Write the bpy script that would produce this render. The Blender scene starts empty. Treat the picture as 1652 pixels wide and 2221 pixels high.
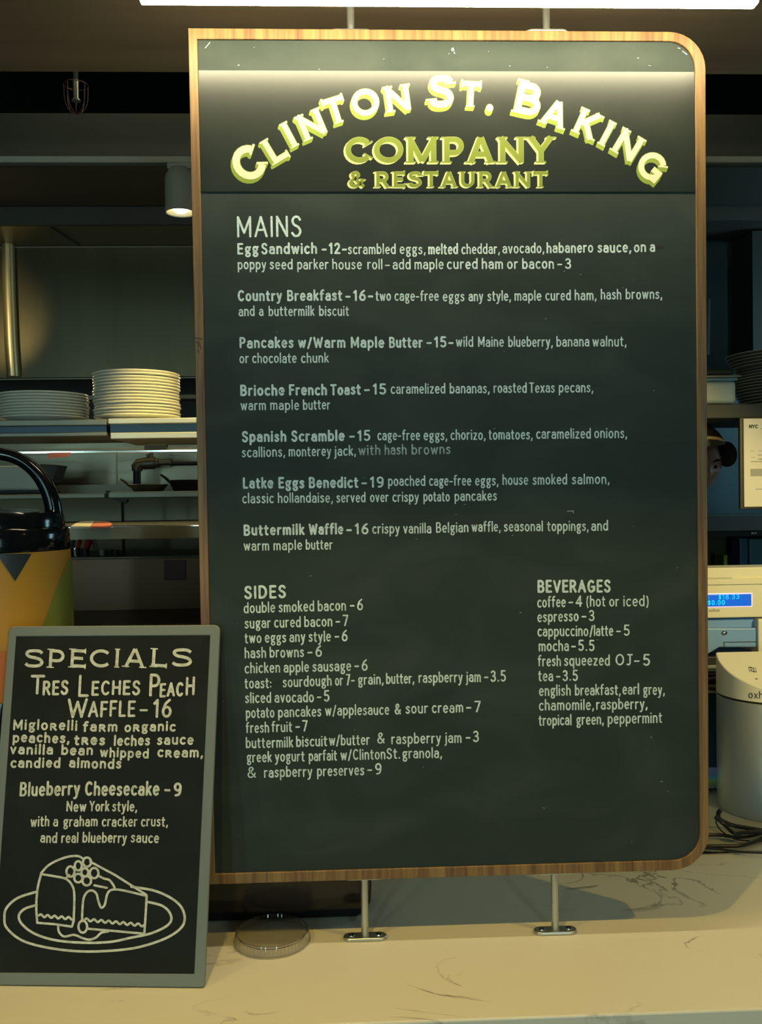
import bpy, math, random
from math import sin, cos, pi, radians, sqrt
from mathutils import Vector, Matrix
random.seed(7)
SC = bpy.context.scene
COL = SC.collection

# ------------------------------------------------------------------ camera
F, CX, CY = 2000.0, 826.0, 1110.5          # focal length and centre in pixels of the 1652x2221 frame
YAW, PITCH, ROLL = .0388, .0153, .0141
CAM = Vector((.2623, -1.6573, 1.7168))
fwd = Vector((sin(YAW)*cos(PITCH), cos(YAW)*cos(PITCH), -sin(PITCH)))
r_ = Vector((cos(YAW), -sin(YAW), 0)); d_ = fwd.cross(r_)
AX = r_*cos(ROLL) + d_*sin(ROLL)
AD = -r_*sin(ROLL) + d_*cos(ROLL)
cd = bpy.data.cameras.new('camera'); cam = bpy.data.objects.new('camera', cd); COL.objects.link(cam)
m3 = Matrix((AX, -AD, -fwd)).transposed()
cam.matrix_world = Matrix.Translation(CAM) @ m3.to_4x4()
cd.sensor_fit = 'HORIZONTAL'; cd.sensor_width = 36; cd.lens = F/1652*36
cd.clip_start = .05; cd.clip_end = 50
SC.camera = cam

# ------------------------------------------------------------------ world, exposure, lights
w = bpy.data.worlds.new('world'); SC.world = w; w.use_nodes = True
w.node_tree.nodes['Background'].inputs[0].default_value = (.75, .9, 1, 1)
w.node_tree.nodes['Background'].inputs[1].default_value = .02
vs = SC.view_settings
vs.view_transform = 'Standard'; vs.look = 'None'; vs.gamma = 1; vs.use_curve_mapping = False; vs.exposure = 0

def area(name, loc, target, sx, sy, power, col, spread=180):
    l = bpy.data.lights.new(name, 'AREA'); l.shape = 'RECTANGLE'; l.size = sx; l.size_y = sy
    l.energy = power; l.color = col; l.spread = radians(spread)
    o = bpy.data.objects.new(name, l); COL.objects.link(o); o.location = loc
    o.rotation_euler = (Vector(target)-Vector(loc)).to_track_quat('-Z', 'Y').to_euler(); return o
def spot(name, loc, target, power, col, angle=60, blend=.5, size=.03):
    l = bpy.data.lights.new(name, 'SPOT'); l.energy = power; l.color = col
    l.spot_size = radians(angle); l.spot_blend = blend; l.shadow_soft_size = size
    o = bpy.data.objects.new(name, l); COL.objects.link(o); o.location = loc
    o.rotation_euler = (Vector(target)-Vector(loc)).to_track_quat('-Z', 'Y').to_euler(); return o

WARM = (1, .70, .19)
COOL = (.72, .97, 1.0)
# daylight through the cafe's shop windows, behind and beside the camera
# (the daylight itself is given off by the window panes of wall_front)
# cafe ceiling spots in a row over the customers
spot('ceiling_spot_right', (2.35, -1.13, 3.15), (.55, -.05, .9), 60, WARM, 50, .6, .03)
spot('ceiling_spot_left', (-.02, -1.13, 3.15), (.4, -.05, .9), 52, WARM, 50, .6, .03)
spot('ceiling_spot_far_left', (-1.2, -1.13, 3.15), (.1, -.1, .9), 34, WARM, 50, .6, .03)
# kitchen: hood light, general ceiling light and added lights
area('kitchen_hood_light', (-.6, 1.95, 2.2), (-.6, 1.7, 1.0), 1.4, .12, 3.4, (1, .84, .42))
spot('streak_trim_light', (-1.22, 1.25, 2.35), (-1.20, 2.2, 2.5), 20, (1, .80, .38), 34, 1, .03)  # unseen spot added to make the streak on the left trim
area('kitchen_ceiling_light', (.4, 1.2, 3.3), (.4, 1.6, 1), 2.4, .5, 4.5, (1, .92, .5))
spot('till_spot', (2.1, -1.5, 2.55), (1.16, .9, 1.52), 215, (1, .80, .31), 29, .6, .03)
area('kitchen_right_fill', (2.7, 1.5, 2.3), (1.1, 1.9, 1.5), .6, .6, 8, (.45, .85, 1))  # unseen cool fill added to brighten the person

# ------------------------------------------------------------------ pixel <-> place helpers
def ray(x, y): return AX*(x-CX) + AD*(y-CY) + fwd*F
def PY(x, y, Y):
    v = ray(x, y); return CAM + v*((Y-CAM.y)/v.y)
def PZ(x, y, z):
    v = ray(x, y); return CAM + v*((z-CAM.z)/v.z)
def on_plane(x, y, p0, n):
    v = ray(x, y); return CAM + v*((p0-CAM).dot(n)/v.dot(n))

# ------------------------------------------------------------------ materials
def lin(c):
    return tuple((v/255/12.92 if v/255 <= .04045 else ((v/255+.055)/1.055)**2.4) for v in c)
MATS = {}
def mat(name, col, rough=.5, metal=0, spec=.5, emit=None, estr=0, trans=0, ior=1.45, noise=None, bump=None, coat=0, alpha=1):
    """noise = (scale xyz, other colour, low, high, detail)   bump = (scale xyz, strength, distance)"""
    m = bpy.data.materials.new(name); m.use_nodes = True; nt = m.node_tree; b = nt.nodes['Principled BSDF']
    b.inputs['Base Color'].default_value = (*col, 1); b.inputs['Roughness'].default_value = rough
    b.inputs['Metallic'].default_value = metal; b.inputs['Specular IOR Level'].default_value = spec
    b.inputs['Transmission Weight'].default_value = trans; b.inputs['IOR'].default_value = ior
    b.inputs['Coat Weight'].default_value = coat; b.inputs['Alpha'].default_value = alpha
    if emit: b.inputs['Emission Color'].default_value = (*emit, 1); b.inputs['Emission Strength'].default_value = estr
    def nz(scale, detail=4, rough_=.55):
        g = nt.nodes.new('ShaderNodeNewGeometry'); mp = nt.nodes.new('ShaderNodeMapping'); mp.inputs['Scale'].default_value = scale
        n = nt.nodes.new('ShaderNodeTexNoise'); n.inputs['Scale'].default_value = 1; n.inputs['Detail'].default_value = detail
        n.inputs['Roughness'].default_value = rough_
        nt.links.new(g.outputs['Position'], mp.inputs[0]); nt.links.new(mp.outputs[0], n.inputs['Vector']); return n
    if noise:
        n = nz(noise[0], noise[4] if len(noise) > 4 else 4)
        cr = nt.nodes.new('ShaderNodeValToRGB'); cr.color_ramp.elements[0].position = noise[2]; cr.color_ramp.elements[1].position = noise[3]
        cr.color_ramp.elements[0].color = (*col, 1); cr.color_ramp.elements[1].color = (*noise[1], 1)
        nt.links.new(n.outputs[0], cr.inputs[0]); nt.links.new(cr.outputs[0], b.inputs['Base Color'])
    if bump:
        n = nz(bump[0], 3); bp = nt.nodes.new('ShaderNodeBump'); bp.inputs['Strength'].default_value = bump[1]
        bp.inputs['Distance'].default_value = bump[2]
        nt.links.new(n.outputs[0], bp.inputs['Height']); nt.links.new(bp.outputs[0], b.inputs['Normal'])
    MATS[name] = m; return m

M_soffit = mat('soffit_veneer', (.19, .15, .10), .55, noise=((1.2, 14, 14), (.14, .105, .068), .35, .7))
M_dark = mat('dark_paint', (.022, .026, .022), .6)
M_dark2 = mat('charcoal_paint', (.05, .052, .042), .6)
M_navy = mat('navy_paint', (.01, .018, .024), .6)
M_blue = mat('slate_blue_paint', (.045, .085, .10), .45, noise=((3, 3, 1), (.035, .065, .085), .4, .6))
M_wallcafe = mat('cafe_wall_paint', (.3, .3, .27), .8)
M_floor = mat('floor_tile', (.12, .11, .09), .5, noise=((2, 2, 2), (.09, .08, .07), .4, .6))
M_rail = mat('grey_rail_paint', (.27, .26, .19), .5)
M_steel = mat('brushed_steel', (.125, .105, .062), .36, 1, noise=((5, 1, .7), (.095, .08, .046), .35, .65))
M_steel_dull = mat('dull_steel', (.17, .15, .095), .45, .7)
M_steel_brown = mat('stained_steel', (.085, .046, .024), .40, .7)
M_steel_wave = mat('wavy_steel_sheet', (.20, .185, .125), .32, 1, bump=((1.6, 1, 7), .35, .03))
M_polish = mat('polished_steel', (.62, .60, .52), .14, 1)
M_brass = mat('warm_streak_trim', (.85, .66, .34), .34, .85)
M_backtop = mat('grey_green_laminate', (.52, .53, .42), .4)
M_pillar = mat('brushed_silver_paint', (.50, .53, .50), .36, .55)
M_alu = mat('satin_aluminium', (.5, .53, .5), .33, .9)
M_stone = None
M_plate = mat('glazed_white_china', (.74, .72, .6), .2, spec=.6)
M_plate_dark = mat('stoneware_glaze', (.20, .20, .16), .3, spec=.5)
M_white = mat('white_plastic', (.78, .72, .52), .35)
M_tub = mat('frosted_tub_plastic', (.48, .52, .44), .4)
M_tubblue = mat('blue_lid_plastic', (.12, .25, .31), .4)
M_black = mat('gloss_black_plastic', (.006, .007, .008), .12, spec=.6)
M_blackm = mat('matt_black', (.012, .012, .011), .5)
M_cable = mat('black_cable_rubber', (.02, .018, .016), .4)
M_orange = mat('orange_print', (.55, .16, .03), .45, spec=.3)
M_yellow = mat('amber_print', (.50, .25, .03), .45, spec=.3)
M_olive = mat('olive_print', (.22, .25, .03), .4)
M_slateprint = mat('slate_print', (.028, .036, .038), .4)
M_frame_grey = mat('grey_plastic_frame', (.20, .225, .195), .45, spec=.3)
M_blackboard2 = mat('black_marker_board', (.012, .013, .008), .55, spec=.2, noise=((9, 9, 9), (.020, .022, .014), .45, .75))
M_clear = mat('clear_pet_plastic', (1, 1, 1), .03, trans=1, ior=1.4)
M_red = mat('red_plastic', (.5, .02, .015), .5)
M_redreflection = mat('red_reflection_colour', (.085, .014, .010), .5)
M_redpaper = mat('coral_paper', (.75, .20, .12), .7)
M_paper = mat('cream_paper', (.85, .78, .62), .7)
M_ink = mat('grey_ink', (.07, .075, .07), .7)
M_inkpale = mat('pale_ink', (.42, .40, .31), .7)
M_lcd = mat('blue_lcd_backlight', (.01, .06, .5), .3, emit=(.0, .13, .62), estr=.75)
M_lcdtext = mat('cyan_lcd_character', (.0, .6, .9), .3, emit=(0, .62, .95), estr=.8)
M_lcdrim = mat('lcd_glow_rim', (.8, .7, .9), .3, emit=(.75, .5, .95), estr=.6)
M_tillblue = mat('till_blue_plastic', (.19, .34, .60), .35)
M_grille = mat('pos_body_grey', (.38, .42, .42), .4)
M_skin = mat('skin', (.50, .30, .22), .5)
M_cap = mat('tan_cap_cloth', (.55, .44, .25), .8, noise=((60, 60, 60), (.48, .37, .2), .4, .6))
M_capblack = mat('black_cap_cloth', (.008, .007, .006), .8)
M_shirt = mat('black_shirt_cloth', (.012, .016, .016), .85)
M_eye = mat('eye_white', (.5, .5, .48), .2)
M_iris = mat('dark_iris', (.01, .008, .006), .15)
M_hair = mat('dark_hair', (.012, .009, .007), .7)
M_led = mat('led_diffuser', (1, .95, .8), .4, emit=(1, .87, .56), estr=78)
M_lampglow = mat('spot_lens', (1, 1, .9), .3, emit=(1, .95, .75), estr=4)
M_reflector = mat('lamp_reflector', (.7, .65, .4), .3, emit=(1, .85, .4), estr=.12)
M_lampbody = mat('grey_lamp_body', (.26, .25, .19), .5)
M_wire = mat('copper_wire', (.16, .09, .07), .4, .8)
M_glasswin = mat('window_daylight', (.5, .8, 1), .1, emit=(.58, .95, 1), estr=19)
M_box_blue = mat('dark_blue_steel', (.022, .085, .15), .35)
M_teal = mat('teal_packaging', (.05, .12, .15), .4)
M_bronze = mat('dark_bronze', (.05, .045, .025), .4, .5)

def wood_material():
    m = bpy.data.materials.new('oak_veneer'); m.use_nodes = True; nt = m.node_tree; b = nt.nodes['Principled BSDF']
    g = nt.nodes.new('ShaderNodeNewGeometry'); mp = nt.nodes.new('ShaderNodeMapping'); mp.inputs['Scale'].default_value = (120, 40, 5)
    n = nt.nodes.new('ShaderNodeTexNoise'); n.inputs['Scale'].default_value = 1; n.inputs['Detail'].default_value = 5; n.inputs['Distortion'].default_value = .6
    cr = nt.nodes.new('ShaderNodeValToRGB'); e = cr.color_ramp.elements
    e[0].position = .33; e[0].color = (.155, .072, .026, 1); e[1].position = .62; e[1].color = (.30, .180, .058, 1)
    mp2 = nt.nodes.new('ShaderNodeMapping'); mp2.inputs['Scale'].default_value = (34, 8, 2.2)
    n2 = nt.nodes.new('ShaderNodeTexNoise'); n2.inputs['Scale'].default_value = 1; n2.inputs['Detail'].default_value = 3
    mx = nt.nodes.new('ShaderNodeMix'); mx.data_type = 'RGBA'; mx.blend_type = 'MULTIPLY'; mx.inputs[0].default_value = .55
    cr2 = nt.nodes.new('ShaderNodeValToRGB'); cr2.color_ramp.elements[0].position = .4; cr2.color_ramp.elements[0].color = (.55, .45, .4, 1)
    cr2.color_ramp.elements[1].position = .6
    for a, c in ((mp, n), (mp2, n2)):
        nt.links.new(g.outputs['Position'], a.inputs[0]); nt.links.new(a.outputs[0], c.inputs['Vector'])
    nt.links.new(n.outputs[0], cr.inputs[0]); nt.links.new(n2.outputs[0], cr2.inputs[0])
    nt.links.new(cr.outputs[0], mx.inputs[6]); nt.links.new(cr2.outputs[0], mx.inputs[7]); nt.links.new(mx.outputs[2], b.inputs['Base Color'])
    b.inputs['Roughness'].default_value = .5; return m
M_wood = wood_material()

def board_material(name, base, smear, rough, spec):
    """painted board: faint chalk smears, fine scuffs"""
    m = bpy.data.materials.new(name); m.use_nodes = True; nt = m.node_tree; b = nt.nodes['Principled BSDF']
    g = nt.nodes.new('ShaderNodeNewGeometry')
    def nz(scale, detail, dist=0):
        mp = nt.nodes.new('ShaderNodeMapping'); mp.inputs['Scale'].default_value = scale
        n = nt.nodes.new('ShaderNodeTexNoise'); n.inputs['Scale'].default_value = 1; n.inputs['Detail'].default_value = detail; n.inputs['Distortion'].default_value = dist
        nt.links.new(g.outputs['Position'], mp.inputs[0]); nt.links.new(mp.outputs[0], n.inputs['Vector']); return n
    n1 = nz((5, 5, 9), 5, .8); n2 = nz((60, 60, 160), 3)
    r1 = nt.nodes.new('ShaderNodeMapRange'); r1.inputs[1].default_value = .42; r1.inputs[2].default_value = .75; nt.links.new(n1.outputs[0], r1.inputs[0])
    r2 = nt.nodes.new('ShaderNodeMapRange'); r2.inputs[1].default_value = .66; r2.inputs[2].default_value = .8; r2.inputs[4].default_value = .6; nt.links.new(n2.outputs[0], r2.inputs[0])
    ad = nt.nodes.new('ShaderNodeMath'); ad.operation = 'ADD'; ad.use_clamp = True
    nt.links.new(r1.outputs[0], ad.inputs[0]); nt.links.new(r2.outputs[0], ad.inputs[1])
    mx = nt.nodes.new('ShaderNodeMix'); mx.data_type = 'RGBA'; mx.inputs[6].default_value = (*base, 1); mx.inputs[7].default_value = (*smear, 1)
    nt.links.new(ad.outputs[0], mx.inputs[0]); nt.links.new(mx.outputs[2], b.inputs['Base Color'])
    b.inputs['Roughness'].default_value = rough; b.inputs['Specular IOR Level'].default_value = spec; return m
M_board = board_material('chalkboard_paint', (.028, .040, .033), (.046, .060, .049), .6, .2)
M_header = board_material('gloss_header_paint', (.016, .021, .016), (.021, .027, .020), .31, .5)

def chalk_material(name, a, b_, lo=.35, hi=.62):
    return mat(name, a, .85, noise=((90, 90, 140), b_, lo, hi, 5), spec=.15)
M_chalk = chalk_material('chalk_white', (.55, .66, .62), (.80, .92, .87))
M_chalk_dim = chalk_material('chalk_faded', (.30, .36, .34), (.52, .62, .58))
M_marker = chalk_material('cream_marker', (.56, .56, .43), (.80, .80, .65))
M_smudge = mat('wiped_smudge', (.022, .024, .02), .6)
M_face1 = mat('cream_vinyl', (.76, .72, .44), .45)
M_shade1 = mat('lime_vinyl', (.24, .31, .035), .45)
M_face2 = mat('leaf_green_vinyl', (.20, .25, .030), .45)
M_shade2 = mat('pale_yellow_vinyl', (.66, .68, .28), .45)

def marble_material():
    m = bpy.data.materials.new('veined_quartz'); m.use_nodes = True; nt = m.node_tree; b = nt.nodes['Principled BSDF']
    g = nt.nodes.new('ShaderNodeNewGeometry')
    def noise(sc, det, dist):
        mp = nt.nodes.new('ShaderNodeMapping'); mp.inputs['Scale'].default_value = sc
        n = nt.nodes.new('ShaderNodeTexNoise'); n.inputs['Scale'].default_value = 1; n.inputs['Detail'].default_value = det; n.inputs['Distortion'].default_value = dist
        nt.links.new(g.outputs['Position'], mp.inputs[0]); nt.links.new(mp.outputs[0], n.inputs['Vector']); return n
    n = noise((3.1, 5.5, 3), 7, 1.3); n2 = noise((5, 5, 5), 2, 0)
    # vein = thin band where the noise crosses .5
    s = nt.nodes.new('ShaderNodeMath'); s.operation = 'SUBTRACT'; s.inputs[1].default_value = .5
    a = nt.nodes.new('ShaderNodeMath'); a.operation = 'ABSOLUTE'
    r = nt.nodes.new('ShaderNodeMapRange'); r.inputs[1].default_value = 0; r.inputs[2].default_value = .012; r.inputs[3].default_value = 1; r.inputs[4].default_value = 0
    k = nt.nodes.new('ShaderNodeMapRange'); k.inputs[1].default_value = .5; k.inputs[2].default_value = .62
    mu = nt.nodes.new('ShaderNodeMath'); mu.operation = 'MULTIPLY'
    mx = nt.nodes.new('ShaderNodeMix'); mx.data_type = 'RGBA'; mx.inputs[6].default_value = (.80, .76, .60, 1); mx.inputs[7].default_value = (.24, .22, .17, 1)
    nt.links.new(n.outputs[0], s.inputs[0]); nt.links.new(s.outputs[0], a.inputs[0]); nt.links.new(a.outputs[0], r.inputs[0])
    nt.links.new(n2.outputs[0], k.inputs[0]); nt.links.new(r.outputs[0], mu.inputs[0]); nt.links.new(k.outputs[0], mu.inputs[1])
    nt.links.new(mu.outputs[0], mx.inputs[0]); nt.links.new(mx.outputs[2], b.inputs['Base Color'])
    b.inputs['Roughness'].default_value = .3; b.inputs['Specular IOR Level'].default_value = .35; return m
M_marble = marble_material()

# ------------------------------------------------------------------ mesh builder
def root_loc(o):
    while o is not None and o.parent is not None: o = o.parent
    return Vector(o.location) if o is not None else Vector((0, 0, 0))
def props(o, label=None, cat=None, group=None, kind=None):
    for k, v in (('label', label), ('category', cat), ('group', group), ('kind', kind)):
        if v: o[k] = v
    return o
def thing(name, label, cat, loc, group=None):
    o = bpy.data.objects.new(name, None); COL.objects.link(o); o.location = loc; o.empty_display_size = .05
    return props(o, label, cat, group)
class MB:
    def __init__(s): s.v = []; s.f = []; s.m = []
    def face(s, idx, mi=0): s.f.append(tuple(idx)); s.m.append(mi)
    def box(s, x0, x1, y0, y1, z0, z1, mi=0):
        i = len(s.v)
        s.v += [(x0, y0, z0), (x1, y0, z0), (x1, y1, z0), (x0, y1, z0), (x0, y0, z1), (x1, y0, z1), (x1, y1, z1), (x0, y1, z1)]
        for q in ((0, 3, 2, 1), (4, 5, 6, 7), (0, 1, 5, 4), (1, 2, 6, 5), (2, 3, 7, 6), (3, 0, 4, 7)): s.face([i+k for k in q], mi)
        return s
    def prism(s, poly, ext, mi=0, inner=None):
        """poly: list of 3D points, ext: vector; inner: ring hole with the same count"""
        ext = Vector(ext); i = len(s.v); n = len(poly)
        s.v += [tuple(Vector(p)) for p in poly] + [tuple(Vector(p)+ext) for p in poly]
        for k in range(n): s.face((i+k, i+(k+1) % n, i+n+(k+1) % n, i+n+k), mi)
        if inner is None:
            s.face([i+k for k in range(n-1, -1, -1)], mi); s.face([i+n+k for k in range(n)], mi)
        else:
            j = len(s.v); s.v += [tuple(Vector(p)) for p in inner] + [tuple(Vector(p)+ext) for p in inner]
            for k in range(n):
                k2 = (k+1) % n
                s.face((j+k, j+n+k, j+n+k2, j+k2), mi)
                s.face((i+k, j+k, j+k2, i+k2), mi); s.face((i+n+k, i+n+k2, j+n+k2, j+n+k), mi)
        return s
    def lathe(s, prof, c, n=48, mi=0, a0=0, a1=2*pi, close=False):
        c = Vector(c); full = abs(a1-a0-2*pi) < 1e-6; cols = n if full else n+1; i = len(s.v)
        for k in range(cols):
            a = a0+(a1-a0)*k/n
            for r, z in prof: s.v.append((c.x+r*cos(a), c.y+r*sin(a), c.z+z))
        P = len(prof)
        for k in range(n):
            k2 = (k+1) % cols
            for q in range(P if close else P-1):
                q2 = (q+1) % P
                s.face((i+k*P+q, i+k2*P+q, i+k2*P+q2, i+k*P+q2), mi)
        return s
    def tube(s, pts, rad, n=10, mi=0, caps=True, closed=False):
        pts = [Vector(p) for p in pts]; L = len(pts); rad = rad if isinstance(rad, (list, tuple)) else [rad]*L
        i = len(s.v); up = None
        for k, p in enumerate(pts):
            a = pts[(k-1) % L] if (closed or k > 0) else p; b = pts[(k+1) % L] if (closed or k < L-1) else p
            t = (b-a).normalized()
            if up is None: up = Vector((0, 0, 1)) if abs(t.z) < .9 else Vector((1, 0, 0))
            up = (up-t*up.dot(t)).normalized(); sd = t.cross(up)
            for q in range(n):
                g = 2*pi*q/n; s.v.append(tuple(p+up*cos(g)*rad[k]+sd*sin(g)*rad[k]))
        for k in range(L if closed else L-1):
            k2 = (k+1) % L
            for q in range(n): s.face((i+k*n+q, i+k*n+(q+1) % n, i+k2*n+(q+1) % n, i+k2*n+q), mi)
        if caps and not closed:
            s.face([i+q for q in range(n-1, -1, -1)], mi); s.face([i+(L-1)*n+q for q in range(n)], mi)
        return s
    def ellipsoid(s, c, r, nu=24, nv=14, rot=None, mi=0, v0=-pi/2, v1=pi/2):
        i = len(s.v); c = Vector(c)
        for a in range(nv+1):
            t = v0+(v1-v0)*a/nv
            for b in range(nu):
                g = 2*pi*b/nu; p = Vector((r[0]*cos(t)*cos(g), r[1]*cos(t)*sin(g), r[2]*sin(t)))
                if rot is not None: p = rot @ p
                s.v.append(tuple(c+p))
        for a in range(nv):
            for b in range(nu): s.face((i+a*nu+b, i+a*nu+(b+1) % nu, i+(a+1)*nu+(b+1) % nu, i+(a+1)*nu+b), mi)
        return s
    def build(s, name, mats, parent=None, loc=None, smooth=False, bevel=0, seg=2, angle=35):
        mats = mats if isinstance(mats, (list, tuple)) else [mats]
        o0 = root_loc(parent) if parent is not None else Vector(loc if loc is not None else (0, 0, 0))
        me = bpy.data.meshes.new(name); me.from_pydata([tuple(Vector(p)-o0) for p in s.v], [], s.f)
        for m in mats: me.materials.append(m)
        me.polygons.foreach_set('material_index', s.m)
        if smooth: me.polygons.foreach_set('use_smooth', [True]*len(s.f))
        me.validate(); me.update()
        if smooth:
            try: me.set_sharp_from_angle(angle=radians(angle))
            except Exception: pass
        o = bpy.data.objects.new(name, me); COL.objects.link(o)
        if parent is not None: o.parent = parent
        else: o.location = o0
        if bevel:
            b = o.modifiers.new('bevel', 'BEVEL'); b.width = bevel; b.segments = seg; b.limit_method = 'ANGLE'; b.angle_limit = radians(40)
        return o
def struct(o): o['kind'] = 'structure'; return o
def boxpx(x0, y0, x1, y1, Y, dep, xr=None):
    """box whose front face on the plane Y=const covers that picture rectangle (read at xr)"""
    xr = (x0+x1)/2 if xr is None else xr
    zt = PY(xr, y0, Y).z; zb = PY(xr, y1, Y).z; ym = (y0+y1)/2
    return (PY(x0, ym, Y).x, PY(x1, ym, Y).x, Y, Y+dep, zb, zt)
def rrect(w, h, r, n=6, z=0):
    """rounded rectangle in the XZ sense as (u,v) pairs, corners r=(bl,br,tr,tl)"""
    out = []
    for cx, cy, a, rr in ((r[0], r[0], pi, r[0]), (w-r[1], r[1], 1.5*pi, r[1]), (w-r[2], h-r[2], 0, r[2]), (r[3], h-r[3], .5*pi, r[3])):
        for k in range(n+1):
            g = a+pi/2*k/n; out.append((cx+rr*cos(g), cy+rr*sin(g)))
    return out

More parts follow.
